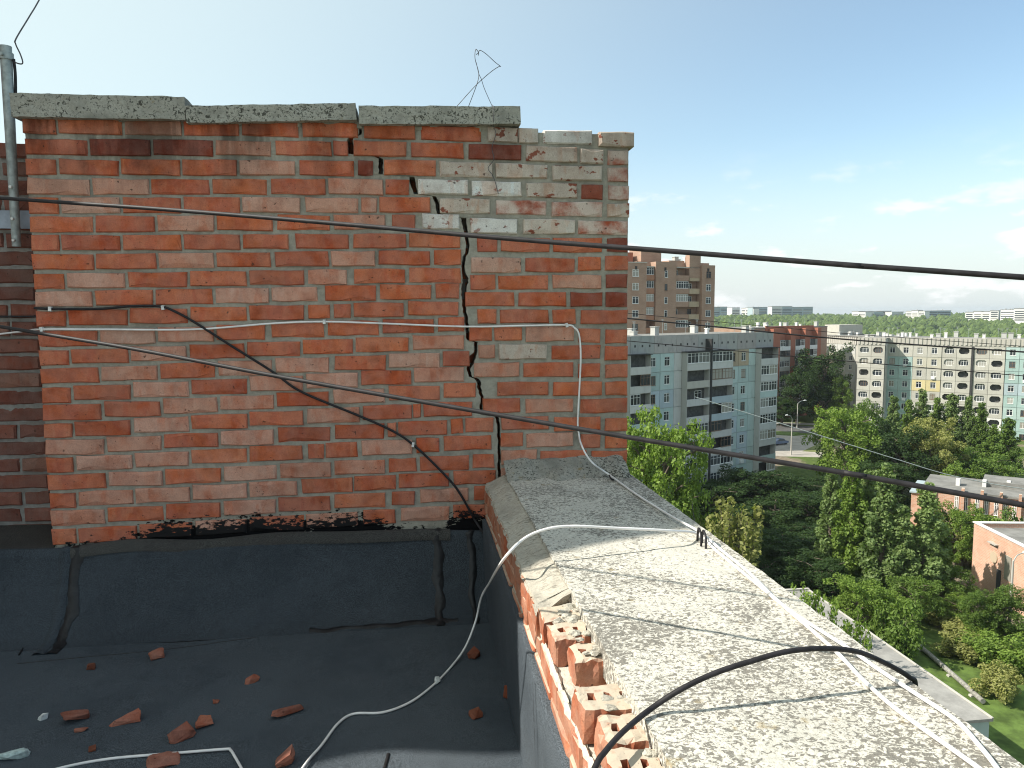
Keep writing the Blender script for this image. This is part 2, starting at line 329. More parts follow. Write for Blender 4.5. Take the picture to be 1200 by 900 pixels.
bm.build('flashing_lip', M['felt_edge'], roof)
bm = MB()                                     # felt laid back to the set-back wall
bm.grid([[(x, y, .374+.010*(1-abs(x+.6))+.012*vnoise(x*3, 5)+(y-3.66)*.10+.01*fbm(x*5, y*9)) for y in np.linspace(3.655, 3.975, 8)] for x in np.linspace(-2.9, -1.69, 40)][::-1]); bm.build('flashing', M['felt_edge'], roof)
# upstand on the parapet
pp = [(FX, 0.), (.328, .03), (.326, .15), (.322, .30), (.318, .436), (.323, .444), (.345, .444)]
bm = MB()
yp = np.linspace(-4, 3.62, 110)
bm.grid([[(x-.006*fbm(y*3, k*.8)*(0 < k < 5), y, max(0, z+(.012*fbm(y*2.2, 3)-(.035*max(0, 2.1-y) if y > .4 else .06) if k >= 3 else 0))) for k, (x, z) in enumerate(pp)] for y in yp])
bm.build('flashing', M['felt'], roof)
bm = MB()                                     # lap edge on the parapet felt
bm.grid([[(x-.009, 1.97+.012*vnoise(z*9, j)+j*.008-.03*z, z) for j in range(2)] for x, z in pp[1:5]])
bm.build('felt_lap', M['tar'], roof)
def strip(name, pts, w, mat, off=.004, taper=None):     # strip of felt or mastic lying on floor and upstand; pts in wall/floor space
    bm = MB(); rows = []
    for i, (x, k) in enumerate(pts):
        ww = w*(1+.35*vnoise(i*.8, w*90)); row = []
        for j in range(4):
            xx = x+ww*(j/3-.5)+.006*vnoise(i*1.3, j+w*50)
            if k >= 0:
                k0 = min(int(k), len(prof_w)-2); a = np.array(wall_up(xx, k0)); b = np.array(wall_up(xx, k0+1)); q = a+(b-a)*(k-k0)
                q = q+np.array([0, -off*.8, off*.7])*(1.6 if 0 < j < 3 else .4)
            else:
                y = FY+k; q = np.array([xx, y, floor_z(xx, y)+off*(1.5 if 0 < j < 3 else .4)])
            row.append(q)
        rows.append(row)
    bm.grid(rows); return bm.build(name, mat, roof)
ks = list(np.arange(-.06, 0, .03))+list(np.arange(0, 9, .35))
strip('mastic_seam', [(-1.575+.008*sin(i*.7), k) for i, k in enumerate(ks)], .052, M['tar'], .006)
strip('felt_lap', [(-1.625, k) for k in ks], .05, M['felt2'], .007)
strip('mastic_seam', [(.098+.006*sin(i), k) for i, k in enumerate(ks[2:])], .045, M['tar'], .006)
strip('mastic_seam', [(.262+.008*sin(i*.6), k) for i, k in enumerate(ks[2:-3])], .034, M['tar'], .006)
bm = MB(); rows = []                          # mastic smear along the foot of the flashing
for i, x in enumerate(np.linspace(-.50, .18, 30)):
    w = .018*(1+.5*vnoise(i*.5, 3)); y = 3.41+.012*vnoise(i*.3, 1)+.05*(x+.5)*.3
    rows.append([(x, y+w*(j-1.5)/1.5, np.interp(y+w*(j-1.5)/1.5, [FY, 3.44, 3.495, 3.545], [0, .010, .040, .10])+.006+(.002 if 0 < j < 3 else -.004)) for j in range(4)])
bm.grid(rows[::-1]); bm.build('mastic_seam', M['tar'], roof)
def floor_line(name, px, w, mat, z=.004):     # overlap edge on the roof floor
    P = catmull([onZ(x, y, 0) for x, y in px], 8); bm = MB(); rows = []
    for i, q in enumerate(P):
        t_ = P[min(i+1, len(P)-1)]-P[max(i-1, 0)]; n_ = np.array([-t_[1], t_[0], 0]); n_ /= np.linalg.norm(n_)
        rows.append([(*(q+n_*w*s)[:2], floor_z(q[0], q[1])+h) for s, h in ((-1, .0), (-.8, z), (.8, z), (1, .0))])
    bm.grid(rows); return bm.build(name, mat, roof)
floor_line('felt_lap', [(20, 778), (150, 766), (300, 748)], .0022, M['tar'], .002)
floor_line('felt_lap', [(455, 882), (449, 905)], .006, M['tar'])
floor_line('mastic_seam', [(-4, 724), (12, 720), (24, 715)], .03, M['tar'], .012)
floor_line('felt_lap', [(22, 768), (32, 752)], .004, M['tar'])

# out of view to the left: added block, outline shaped to shade roof and parapet
SH = [(2.10, 0), (2.10, 3.05), (2.46, 3.20), (2.53, 3.40), (2.54, 3.62), (2.50, 3.80), (2.47, 3.95), (2.51, 4.62), (2.65, 4.88), (2.71, 5.06), (2.79, 5.18), (2.95, 5.5), (3.2, 6.1), (6, 6.1), (6, 0)]
bm = MB(); n = len(SH)
bm.add([(-4.0, y, z) for y, z in SH]+[(-4.12, y, z) for y, z in SH], [tuple(range(n))[::-1], tuple(range(n, 2*n))]+[(i, (i+1) % n, n+(i+1) % n, n+i) for i in range(n)])
sh = empty('shade_block'); bm.box(-9, -4.121, 2.3, 6, 0, 3.0); bm.build('wall', M['core'], sh); tag(sh, 'added brick block beyond the left edge of the roof, outline shaped to cast shade', 'building')
bm = MB(); bm.box(-9.1, -3.9, 2.02, 2.4, 3.03, 3.09); bm.build('cornice', M['cope'], sh)

# ================================================================== the cracked brick wall
def lerp_tab(y, tab, k):
    return float(np.interp(y, [r[0] for r in tab], [r[k] for r in tab]))
CRACK = [(100, 420.5, 422.5), (159, 420.5, 422.5), (162, 407.5, 413), (182, 407.5, 413.5), (184, 444, 448), (204, 444, 448), (206, 480.5, 485), (212, 481, 487), (227, 485, 488.5),
         (229, 507.5, 510.5), (232, 509, 513), (248, 513, 516), (252, 515, 518), (253.5, 540, 545), (262, 543, 547.5), (275, 545.5, 548.5), (292, 547, 550), (300, 543.5, 546), (312, 541.5, 544),
         (320, 541.5, 544.5), (325, 543, 549), (340, 541.5, 546.5), (358, 542, 545), (370, 544, 547), (380, 546, 549), (399, 546.5, 549.5), (401, 556, 559), (413, 557, 559.5), (418, 551, 558),
         (428, 549, 555), (434, 547.5, 550.5), (443, 551, 553.5), (446, 558, 562), (458, 561, 564), (468, 564.5, 567), (480, 563, 565.5), (488, 564, 566.5), (489.5, 580.5, 583.5), (500, 583, 585.5), (520, 584, 586.5), (700, 584, 586.5)]
wall = empty('brick_wall', (-.3, D, .3))
tag(wall, 'cracked red brick wall with whitewashed bricks at its upper right corner', 'wall')
WO = np.array([-.3, D, .3])
BH = .0695                                      # brick height
def brick_mesh(w, h, d, mat, chip=.0048, bev=.005):
    """brick lying on its bed: front face at y=0 (towards -y), with worn arrises"""
    j = lambda a: rnd.uniform(-a, a)
    X0, X1, Z0, Z1 = -w/2, w/2, -h/2, h/2
    nx = 3 if w > .16 else 2
    outer, inner = [], []
    per = [(X0+(X1-X0)*i/nx, Z0, 0, 1) for i in range(nx+1)]+[(X1-(X1-X0)*i/nx, Z1, 0, -1) for i in range(nx+1)]
    for i, (x, z, a, b) in enumerate(per):
        cx = 1 if x <= X0+1e-6 else (-1 if x >= X1-1e-6 else 0)
        ox, oz = x+j(chip*.5), z+j(chip*.6)
        outer.append((ox, bev*rnd.uniform(.8, 1.8), oz))
        big = bev*rnd.uniform(.6, 1.3)*(3.4 if rnd.random() < .16 else 1)
        inner.append((ox+cx*big, j(.0012), oz+b*big))
    n = len(per); back = [(x, d, z) for x, y, z in outer]
    vs = outer+inner+back
    fs = [(i, (i+1) % n, n+(i+1) % n, n+i) for i in range(n)]+[tuple(range(n, 2*n))]
    fs += [(2*n+i, 2*n+(i+1) % n, (i+1) % n, i) for i in range(n)]
    m = MB(); m.add(vs, fs); return m.mesh('brick', mat)
def put_brick(xa, xb, yc, cls, Y=D, parent=None, WO=WO, h=BH, depth=.12, tilt=0., proud=None, first=[0]):
    a, b = onY(xa, yc, Y), onY(xb, yc, Y); w = abs(b[0]-a[0]); c = (a+b)/2
    me = brick_mesh(w, h*rnd.uniform(.96, 1.03), depth, M[cls])
    o = mesh_obj('brick', me, parent, (c[0]-WO[0], Y-WO[1]+(rnd.uniform(-.003, .003) if proud is None else proud), c[2]-WO[2]), (rnd.uniform(-.015, .015), tilt+rnd.uniform(-.006, .006), rnd.uniform(-.012, .012)))
    return o
def Z1(o, L): return [(o+a/3.75, o+b/3.75) for a, b in L]
LY = {1: (147.5, 153), 2: (172, 174), 3: (195.5, 197), 4: (218.5, 218.7), 5: (240.5, 240), 6: (262.5, 259.5), 7: (284.5, 282), 8: (306.5, 302), 9: (329, 323), 10: (350, 342), 11: (372.5, 362), 12: (396, 382),
      13: (418, 402.7), 14: (439.5, 422.7), 15: (461.5, 441), 16: (482.5, 461), 17: (503, 482), 18: (523.5, 502.7), 19: (543.5, 523), 20: (564.5, 545), 21: (585.5, 564), 22: (606.5, 583.5), 23: (628, 604)}
LJ = {1: [247, 537, 800], 2: [388, 663, 940], 3: [250, 525, 793], 4: [397, 657, 925], 5: [260, 530, 800], 6: [410, 683, 945], 7: [263, 533, 800], 8: [415, 690, 943], 9: [285, 555, 827], 10: [410, 675, 938],
      11: [292, 563, 828], 12: [430, 686, 945], 13: [305, 567, 822], 14: [437, 695, 950], 15: [312, 577, 833], 16: [450, 708, 960], 17: [320, 578, 833], 18: [461, 712, 962], 19: [327, 585, 833], 20: [468, 720, 975],
      21: [335, 588, 840], 22: [465, 722, 975], 23: [338, 605, 850]}
LR = {1: [(-65, 183), (205, 447)], 2: [(-188, 65), (85, 330), (340, 402)], 3: [(-75, 172), (190, 430), (447, 513)], 4: [(-190, 47), (65, 303), (318, 557), (570, 672)], 5: [(-60, 193), (217, 450), (460, 532), (542, 765)],
      6: [(-165, 72), (92, 322), (342, 568), (597, 700), (730, 895)], 7: [(-60, 143), (172, 408), (427, 660), (673, 898)], 8: [(-165, 63), (82, 318), (330, 522), (540, 765), (783, 903)],
      9: [(-30, 212), (228, 400), (430, 655), (675, 900)], 10: [(-175, 55), (68, 268), (302, 528), (543, 770), (790, 893)], 11: [(-30, 210), (230, 322), (342, 415), (427, 650), (668, 890)],
      12: [(-170, 38), (68, 298), (315, 538), (555, 782), (800, 915)], 13: [(-40, 193), (207, 425), (438, 670), (690, 915)], 14: [(-165, 68), (85, 320), (345, 570), (583, 808), (822, 938)],
      15: [(-28, 205), (222, 447), (460, 682), (695, 915)], 16: [(-155, 77), (92, 318), (340, 565), (583, 808), (825, 965)], 17: [(-28, 205), (225, 455), (470, 685), (692, 724), (737, 950)],
      18: [(-155, 75), (97, 325), (345, 563), (578, 615), (624, 842), (857, 910), (920, 1044)], 19: [(-30, 203), (230, 298), (305, 445), (465, 685), (705, 805), (825, 1035)],
      20: [(-140, 90), (105, 330), (343, 568), (583, 705), (722, 935), (952, 1047)], 21: [(-30, 180), (200, 425), (432, 613), (627, 847), (868, 1055)], 22: [(-140, 85), (95, 325), (343, 568), (597, 697), (722, 935), (958, 1045)],
      23: [(-30, 212), (220, 447), (470, 613), (637, 850), (868, 1045)]}
PALE = {(2, 3), (4, 1), (6, 2), (8, 2), (9, 1), (10, 0), (10, 3), (12, 1), (12, 2), (14, 1), (15, 2), (16, 3), (17, 2), (18, 1), (18, 3), (19, 1), (19, 2), (20, 1), (21, 1), (21, 3), (22, 0), (22, 3), (23, 3), (4, 0),
        (13, 2), (14, 3), (16, 2), (18, 0), (20, 3), (21, 2), (5, 1), (1, 2)}
nb = 0
for n_, (ya, yb) in LY.items():
    yy = lambda x: ya+(yb-ya)*(x-100)/380
    xe = 26+(ya-147)*.0705                           # left arris of the wall
    js = [xe]+[q/3.75 for q in LJ[n_]]
    L = [(js[i]+(1.8 if i else 0), js[i+1]-1.8) for i in range(3)]
    LL = [(300+a/3.75, 300+b/3.75) for a, b in LR[n_]]
    if LL[0][0]-js[3] > 24: L.append((js[3]+1.8, LL[0][0]-3.4))
    else: LL[0] = (js[3]+1.8, LL[0][1])
    L += LL
    for i, (a, b) in enumerate(L):
        if b-a < 4: continue
        cls = 'r'
        if (n_, i) in PALE: cls = 'p'
        elif i > 3 and hashn(n_, i, 3) < .30: cls = 'p'
        if n_ == 6 and i == len(L)-1: cls = 'w'
        if (n_, i) in ((2, 1), (2, 2), (3, 6), (16, 8)): cls = 'd'
        put_brick(a, b, yy((a+b)/2), cls, parent=wall, depth=.12); nb += 1
RY = {1: (159.2, 163.5), 2: (180, 184.5), 3: (201.3, 204.8), 4: (222.7, 226), 5: (244, 246), 6: (265.3, 267), 7: (286.7, 287), 8: (310.5, 308), 9: (330.7, 329.3), 10: (350.7, 351), 11: (370.7, 371.5), 12: (391.5, 394.5),
      13: (412, 414), 14: (433.5, 434.7), 15: (455.5, 455.5), 16: (475.5, 476), 17: (496, 498), 18: (515.5, 518), 19: (536, 537), 20: (557, 557), 21: (577, 577), 22: (597, 596), 23: (617, 615)}
R2 = lambda L: [(300+a/3.75, 300+b/3.75, c) for a, b, c in L]
R3 = lambda L: [(480+a/3.75, 480+b/3.75, c) for a, b, c in L]
RR = {1: R2([(475, 700, 'r'), (725, 990, 'r')])+R3([(343, 474, 'c'), (482, 567, 'c'), (590, 805, 'w'), (832, 985, 'c')]),
      2: R2([(427, 660, 'r'), (683, 912, 'r'), (935, 1168, 'd')])+R3([(513, 738, 'c'), (752, 855, 'c'), (873, 962, 'm')]),
      3: R2([(563, 790, 'r'), (808, 1040, 'c')])+R3([(380, 608, 'c'), (628, 848, 'c'), (873, 960, 'm')]),
      4: R2([(712, 933, 'w'), (950, 1168, 'w')])+R3([(515, 738, 'c'), (757, 850, 'd'), (875, 966, 'm')]),
      5: R2([(808, 1030, 'c')])+R3([(383, 602, 'm'), (628, 848, 'm'), (870, 968, 'c')]),
      6: R3([(268, 475, 'w'), (500, 728, 'c'), (743, 960, 'm')]),
      7: R3([(298, 385, 'r'), (402, 617, 'r'), (632, 848, 'r'), (868, 960, 'd')]),
      8: R3([(272, 490, 'p'), (508, 725, 'r'), (742, 842, 'r'), (862, 960, 'r')]),
      9: R3([(268, 378, 'r'), (392, 610, 'r'), (630, 845, 'p'), (865, 958, 'd')]),
      10: R3([(246, 460, 'r'), (480, 690, 'r'), (708, 848, 'd'), (863, 958, 'd')]),
      11: R3([(300, 383, 'r'), (400, 613, 'r'), (630, 730, 'r'), (755, 958, 'r')]),
      12: R3([(264, 362, 'r'), (373, 495, 'r'), (513, 725, 'p'), (742, 840, 'r'), (863, 958, 'r')]),
      13: R3([(303, 375, 'p'), (392, 603, 'c'), (625, 840, 'r'), (860, 958, 'r')]),
      14: R3([(284, 485, 'p'), (503, 720, 'r'), (742, 838, 'r'), (862, 957, 'r')]),
      15: R3([(385, 610, 'r'), (632, 845, 'r'), (862, 957, 'r')]),
      16: R3([(322, 487, 'r'), (510, 722, 'p'), (752, 957, 'r')]),
      17: R3([(404, 612, 'r'), (636, 840, 'r'), (860, 957, 'r')]),
      18: R3([(402, 498, 'r'), (515, 722, 'p'), (755, 840, 'r'), (860, 957, 'r')]),
      19: R3([(402, 560, 'p'), (575, 780, 'r'), (800, 957, 'r')]),
      20: R3([(402, 498, 'p'), (515, 722, 'p'), (755, 957, 'r')]), 21: R3([(402, 560, 'r'), (575, 780, 'r'), (800, 957, 'r')])}
for n_, L in RR.items():
    y1, y2 = RY[n_]
    for a, b, cls in L:
        xm = (a+b)/2; s_ = .031 if n_ < 6 else .008
        y = y1+(xm-640)*(y2-y1)/85 if xm > 640 else y1-(640-xm)*s_*(n_ < 7)
        pr = None
        if n_ == 1 and a > 700: pr = -.012
        put_brick(a, b, y, cls, parent=wall, depth=.12 if a < 705 else .25, proud=pr)
# mortar bed, split by the crack
zt, zb = onY(300, 132)[2], .22
def mortar_piece(left):
    bm = MB(); rows = []; zs = np.arange(zb, zt, .010)
    for z in zs:
        py = 450-F*((np.array([0, D, z])-CAM)@up)/((np.array([0, D, z])-CAM)@fw)
        cx = onY(lerp_tab(py, CRACK, 1 if left else 2), py)[0]+(-.0025 if left else .0025)+.0035*vnoise(z*70, 3)+.0015*vnoise(z*210, 5)
        x0, x1 = (onY(27+(py-147)*.0705, py)[0], cx) if left else (cx, onY(737.5-(py-160)*.008, py)[0])
        top = zt if left else 9
        nn = 90 if left else 60
        rows.append([(x0+(x1-x0)*i/nn, D+.012+.0045*fbm(x0*60+(x1-x0)*i/nn*55, z*55), z) for i in range(nn+1)])
    if not left:
        rows = [r for r in rows if r[0][2] < onY(640, 154)[2]]
    bm.grid(rows, smooth=True)
    e = [[(r[-1] if left else r[0]), ((r[-1] if left else r[0])[0], D+.14, r[0][2])] for r in rows]
    bm.grid(e, smooth=False)
    o_ = [[(r[0] if left else r[-1]), ((r[0] if left else r[-1])[0], D+.14, r[0][2])] for r in rows]
    bm.grid(o_, smooth=False)
    bm.grid([rows[-1], [(p_[0], D+.14, p_[2]) for p_ in rows[-1]]], smooth=False)
    bm.build('mortar', M['mortar'], wall, tuple(-WO))
mortar_piece(True); mortar_piece(False)
bm = MB()                                      # body of the wall behind the facing bricks
bm.box(-1.68, .30, D+.141, D+.42, .0, onY(300, 137)[2]); bm.box(.301, 1.05, D+.141, D+.42, -.05, onY(640, 166)[2])
bm.build('masonry_core', M['core'], wall, tuple(-WO))
# loose mortar lumps in the gaps of the top course right of the coping
# ------------------------------------------------------------------ coping slabs on the wall
def rough_slab(name, x0, x1, y0, y1, z0, z1, mat, amp=.004, nx=40, ny=8, nz=3, tilt=(0, 0, 0), seed=0, under=.02, parent=None):
    """weathered slab: worn, uneven edges"""
    bm = MB(); cx, cy, cz = (x0+x1)/2, (y0+y1)/2, (z0+z1)/2
    R_ = Matrix.Rotation(tilt[1], 3, 'Y') @ Matrix.Rotation(tilt[0], 3, 'X') @ Matrix.Rotation(tilt[2], 3, 'Z')
    def P(u, v, w):
        x, y, z = x0+(x1-x0)*u, y0+(y1-y0)*v, z0+(z1-z0)*w
        k = seed*13.7
        edge = (abs(v-.5) > .499)+(abs(w-.5) > .499)+(abs(u-.5) > .499)
        e = amp*(1+.9*(edge > 1))
        x += e*.8*fbm(y*21+k, z*33+x*3); y += e*fbm(x*19+k, z*37); z += e*fbm(x*17+k+5, y*23)
        if edge > 1:
            c = .35*amp+.9*amp*max(0, vnoise(x*23+k, y*11+z*9))
            if abs(v-.5) > .499: y += c*(1 if v < .5 else -1)
            if abs(w-.5) > .499: z += c*(1 if w < .5 else -1)
            if abs(u-.5) > .499: x += c*(1 if u < .5 else -1)
        q = R_ @ Vector((x-cx, y-cy, z-cz)); return (q.x, q.y, q.z)
    U = np.linspace(0, 1, nx+1); V = np.linspace(0, 1, ny+1); Wz = np.linspace(0, 1, nz+1)
    bm.grid([[P(u, v, 1) for v in V] for u in U][::-1], smooth=False); bm.grid([[P(u, v, 0) for v in V] for u in U], smooth=False)
    bm.grid([[P(u, 0, w) for w in Wz] for u in U][::-1], smooth=False); bm.grid([[P(u, 1, w) for w in Wz] for u in U], smooth=False)
    bm.grid([[P(0, v, w) for w in Wz] for v in V], smooth=False); bm.grid([[P(1, v, w) for w in Wz] for v in V][::-1], smooth=False)
    return bm.build(name, mat, parent, (cx, cy, cz))
def cope(xl, yl, xr, yr, h, label, seed, yaw=0.):
    Y = D-.035
    a, b = onY(xl, yl, Y), onY(xr, yr, Y)          # top left, top right of the front face
    o = rough_slab('coping_slab', a[0], b[0], Y, D+.45, (a[2]+b[2])/2-h, (a[2]+b[2])/2, M['cope'], .0045, 46, 8, 4, (0, -math.atan2(b[2]-a[2], b[0]-a[0]), yaw), seed)
    return tag(o, label, 'coping slab', 'coping slabs along the top of the cracked wall')
cope(11, 109, 215, 113, .100, 'leftmost mossy concrete coping slab, its end overhanging beside the steel mast', 1, .012)
cope(217, 124, 417, 120.5, .075, 'middle concrete coping slab on the cracked wall, between two others', 2)
cope(420, 124, 610, 124.5, .082, 'concrete coping slab under the bent wire loop, right end of the row', 3)
bm = MB()                                         # bedding mortar under the coping
for i, x in enumerate(np.arange(-1.66, .57, .035)):
    z1 = onY(300, 139)[2]; bm.box(x, x+.034, D+.004+.008*hashn(i), D+.14, z1-.03, z1+.012*hashn(i, 2)+.004-(.018 if x > -.05 else 0))
bm.build('mortar_bed', M['mortar'], wall, tuple(-WO))

# ------------------------------------------------------------------ set-back wall on the left, its shade put into the colours
DY = 3.97
w2 = empty('brick_wall', (-2.4, DY, .3)); tag(w2, 'shade-toned dark brick wall set back at the left edge behind the mast', 'wall')
WO2 = np.array([-2.4, DY, .3])
ztop2 = onY(20, 168, DY)[2]; nrow = int((ztop2-.30)/.085)+1
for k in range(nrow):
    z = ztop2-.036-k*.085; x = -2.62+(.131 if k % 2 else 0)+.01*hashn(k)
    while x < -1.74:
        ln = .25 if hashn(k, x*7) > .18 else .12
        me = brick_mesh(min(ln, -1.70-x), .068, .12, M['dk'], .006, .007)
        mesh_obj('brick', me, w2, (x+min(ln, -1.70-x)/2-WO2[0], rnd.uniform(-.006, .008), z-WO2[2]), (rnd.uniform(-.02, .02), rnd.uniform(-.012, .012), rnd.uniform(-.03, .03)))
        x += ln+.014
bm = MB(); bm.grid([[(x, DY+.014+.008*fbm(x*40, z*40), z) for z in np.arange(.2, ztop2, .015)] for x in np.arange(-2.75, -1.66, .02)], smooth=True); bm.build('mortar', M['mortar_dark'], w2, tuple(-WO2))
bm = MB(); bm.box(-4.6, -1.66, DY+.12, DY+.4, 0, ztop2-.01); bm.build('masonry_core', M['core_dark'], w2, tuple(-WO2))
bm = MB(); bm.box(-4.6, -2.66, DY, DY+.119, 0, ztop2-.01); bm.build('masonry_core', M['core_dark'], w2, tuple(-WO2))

# ------------------------------------------------------------------ parapet
ZT = .653; PX = .335
par = empty('parapet_wall', (.5, 1.5, .38)); PO = np.array([.5, 1.5, .38]); tag(par, 'low brick parapet with broken hollow bricks under the concrete slab', 'wall')
bm = MB(); bm.box(.475, .99, -4, 3.66, -.05, ZT-.078); bm.build('masonry_core', M['core'], par, tuple(-PO))
bm = MB(); bm.grid([[(PX+.010+.006*fbm(y*30, z*40), y, z) for z in np.arange(.36, .553, .012)] for y in np.arange(-1.0, 3.66, .012)], smooth=True)
bm.grid([[(x, y, .552+.006*fbm(y*30, x*40)) for x in np.linspace(PX+.01, .48, 8)] for y in np.arange(-1.0, 3.66, .015)], smooth=True); bm.build('mortar', M['mortar_white'], par, tuple(-PO))
def side_brick(y0, y1, z0, z1, cls, x=PX, depth=.11):   # stretcher in the inner face; built facing -y then turned to face -x
    me = brick_mesh(y1-y0, z1-z0, depth, M[cls], .004, .006)
    return mesh_obj('brick', me, par, (x-PO[0]+rnd.uniform(-.004, .004), (y0+y1)/2-PO[1], (z0+z1)/2-PO[2]), (rnd.uniform(-.02, .02), 0, -pi/2+rnd.uniform(-.015, .015)))
y = -.9; k = 0
while y < 3.6:
    side_brick(y, min(y+.25, 3.655), .470, .538, 'par'); y += .264
y = -.77
while y < 3.6:
    side_brick(y, min(y+.25, 3.655), .385, .453, 'par'); y += .264
def hollow_brick(name, x0, x1, y0, y1, z0, z1, mat, holes=(1, 1, 1, 1, 1), rough=.005, tilt=(0, 0, 0)):
    """header brick with slot holes through its bed face"""
    bm = MB(); L_, B_ = x1-x0, y1-y0; nh = len(holes)
    xs_ = [0]; 
    for i in range(nh):
        c = .030+.036*i if nh > 2 else (i+.5)/nh*L_; xs_ += [c-.0075, c+.0075]
    xs_.append(L_); ys_ = [0, B_*.36, B_*.62, B_]; h = z1-z0
    V = {}
    def v(i, j, lev):
        key = (i, j, lev)
        if key not in V:
            jx = 0 if i in (0, len(xs_)-1) else rnd.uniform(-.003, .003); jy = 0 if j in (0, 3) else rnd.uniform(-.004, .004)
            e = rnd.uniform(-rough, rough) if (i in (0, len(xs_)-1) or j in (0, 3)) else 0
            V[key] = len(bm.v); bm.v.append((xs_[i]+jx+e-L_/2, ys_[j]+jy+e-B_/2, lev+rnd.uniform(-.0015, .0015)))
        return V[key]
    def face(*q): bm.f.append(q); bm.m.append(0); bm.sm.append(False)
    for i in range(len(xs_)-1):
        hole = i % 2 == 1 and holes[i//2]
        for j in range(3):
            if hole and j == 1:
                a = [v(i, 1, h), v(i+1, 1, h), v(i+1, 2, h), v(i, 2, h)]; b = [v(i, 1, h*.25), v(i+1, 1, h*.25), v(i+1, 2, h*.25), v(i, 2, h*.25)]
                face(*b)
                for k in range(4): face(a[k], a[(k+1) % 4], b[(k+1) % 4], b[k])
            else: face(v(i, j, h), v(i+1, j, h), v(i+1, j+1, h), v(i, j+1, h))
    nX = len(xs_)-1
    for i in range(nX): face(v(i, 0, 0), v(i+1, 0, 0), v(i+1, 0, h), v(i, 0, h)); face(v(i, 3, h), v(i+1, 3, h), v(i+1, 3, 0), v(i, 3, 0))
    for j in range(3): face(v(0, j+1, 0), v(0, j, 0), v(0, j, h), v(0, j+1, h)); face(v(nX, j, 0), v(nX, j+1, 0), v(nX, j+1, h), v(nX, j, h))
    import bmesh
    me = bm.mesh(name, M[mat]); b = bmesh.new(); b.from_mesh(me); bmesh.ops.remove_doubles(b, verts=b.verts, dist=.0004)
    if nh > 2:
        bmesh.ops.subdivide_edges(b, edges=[e for e in b.edges if e.calc_length() > .022], cuts=2, use_grid_fill=True)
        sd2 = y0*37; hx_, hy_ = L_/2-.004, B_/2-.004
        for v in b.verts:
            x, y, z = v.co; k = (abs(x) > hx_)+(abs(y) > hy_)+(z > h-.004)
            a1, a2 = fbm(x*70+sd2, y*70+z*50), fbm(y*60-sd2, z*80+x*40)
            v.co += Vector((a1, a2, fbm(x*55, y*55+sd2)*.6))*.0035
            if k > 1:                            # worn and chipped arrises
                c_ = .0025+.011*max(0, vnoise(x*38+sd2, y*38+z*33)-.25)
                v.co -= Vector((math.copysign(c_, x) if abs(x) > hx_ else 0, math.copysign(c_, y) if abs(y) > hy_ else 0, c_ if z > h-.004 else 0))
    b.to_mesh(me); b.free()
    return mesh_obj(name, me, par, ((x0+x1)/2-PO[0], (y0+y1)/2-PO[1], z0-PO[2]), tilt)
hb = [(1.925, 2.030, .000, .502, .570, (0, 1, 0, 1)), (1.812, 1.918, .006, .500, .572, (1, 1, 1, 1, 1)), (1.692, 1.800, .036, .498, .566, (1, 1, 1, 1, 1)), (1.575, 1.680, .060, .420, .490, (0, 1, 0)),
      (1.452, 1.565, -.004, .500, .572, (1, 1, 1, 1, 1)), (1.332, 1.445, .016, .500, .568, (1, 1, 1, 1, 1)), (1.212, 1.325, .006, .500, .570, (1, 1, 1, 1, 1)), (1.09, 1.205, .0, .500, .57, (1, 1, 1, 1, 1)), (.97, 1.083, .004, .5, .571, (1, 1, 1, 1, 1)), (.85, .963, 0, .5, .57, (1, 1, 1, 1, 1))]
for i, (y0, y1, dx, z0, z1, hl) in enumerate(hb):
    hollow_brick('hollow_brick', PX+dx, PX+.235, y0, y1, z0+.056, z1+.056, 'par', hl, tilt=(rnd.uniform(-.03, .03), rnd.uniform(-.03, .03), rnd.uniform(-.04, .04)))
y = 2.04
while y < 3.62:
    hollow_brick('brick', PX, PX+.23, y, min(y+.112, 3.655), .535, .604, 'par', (0, 0)); y += .121
# mortar haunch between slab and bricks, broken off half way
bm = MB(); ys_ = np.linspace(2.03, 3.655, 70); rows = []
for y in ys_:
    b = .018*fbm(y*9, 3)+.008*vnoise(y*41, 2); near = max(0, (2.12-y)/.09)
    prof = [(PX-.004+b*.4, .592), (PX+.001+b*.5, .607+b*.3), (PX+.03, .618+.010*fbm(y*14, 1)), (PX+.065, .634+.009*fbm(y*12, 5)), (.432+.002*vnoise(y*30, 1), .6455+.004*vnoise(y*17, 6)), (.470, .644)]
    rows.append([(x+near*.012*(i > 1), y+(.05*(i/5)*(y < 2.1)), z) for i, (x, z) in enumerate(prof)])
bm.grid(rows, smooth=False)
c0 = rows[0]; bm.grid([c0, [(x, y_+.015, max(.60, z-.03)) for x, y_, z in c0], [(x, y_+.03, .585) for x, y_, z in c0]], smooth=False)
bm.build('mortar_haunch', M['haunch'], par, tuple(-PO))
def lump(r, seed, mat, sub=2, sq=(1, 1, 1, 1, 1), amp=.35):
    me = bpy.data.meshes.new('lump'); import bmesh
    b = bmesh.new(); bmesh.ops.create_icosphere(b, subdivisions=sub, radius=1)
    for v in b.verts:
        k = 1+amp*fbm(v.co.x*2+seed*3.1, v.co.y*2+v.co.z*3+seed); v.co = Vector((v.co.x*k*r*sq[0], v.co.y*k*r*sq[1], v.co.z*k*r*sq[2]))
    b.to_mesh(me); b.free(); me.materials.append(mat); return me
for i, (px, py, r) in enumerate([(668, 712, .020), (676, 716, .016), (664, 722, .017), (674, 724, .014), (686, 722, .010), (669, 700, .012), (655, 728, .016), (681, 729, .012)]):
    q = onZ(px, py, .625); mesh_obj('mortar_lump', lump(r, i, M['haunch']), par, tuple(q-PO+np.array([0, 0, -.006])))
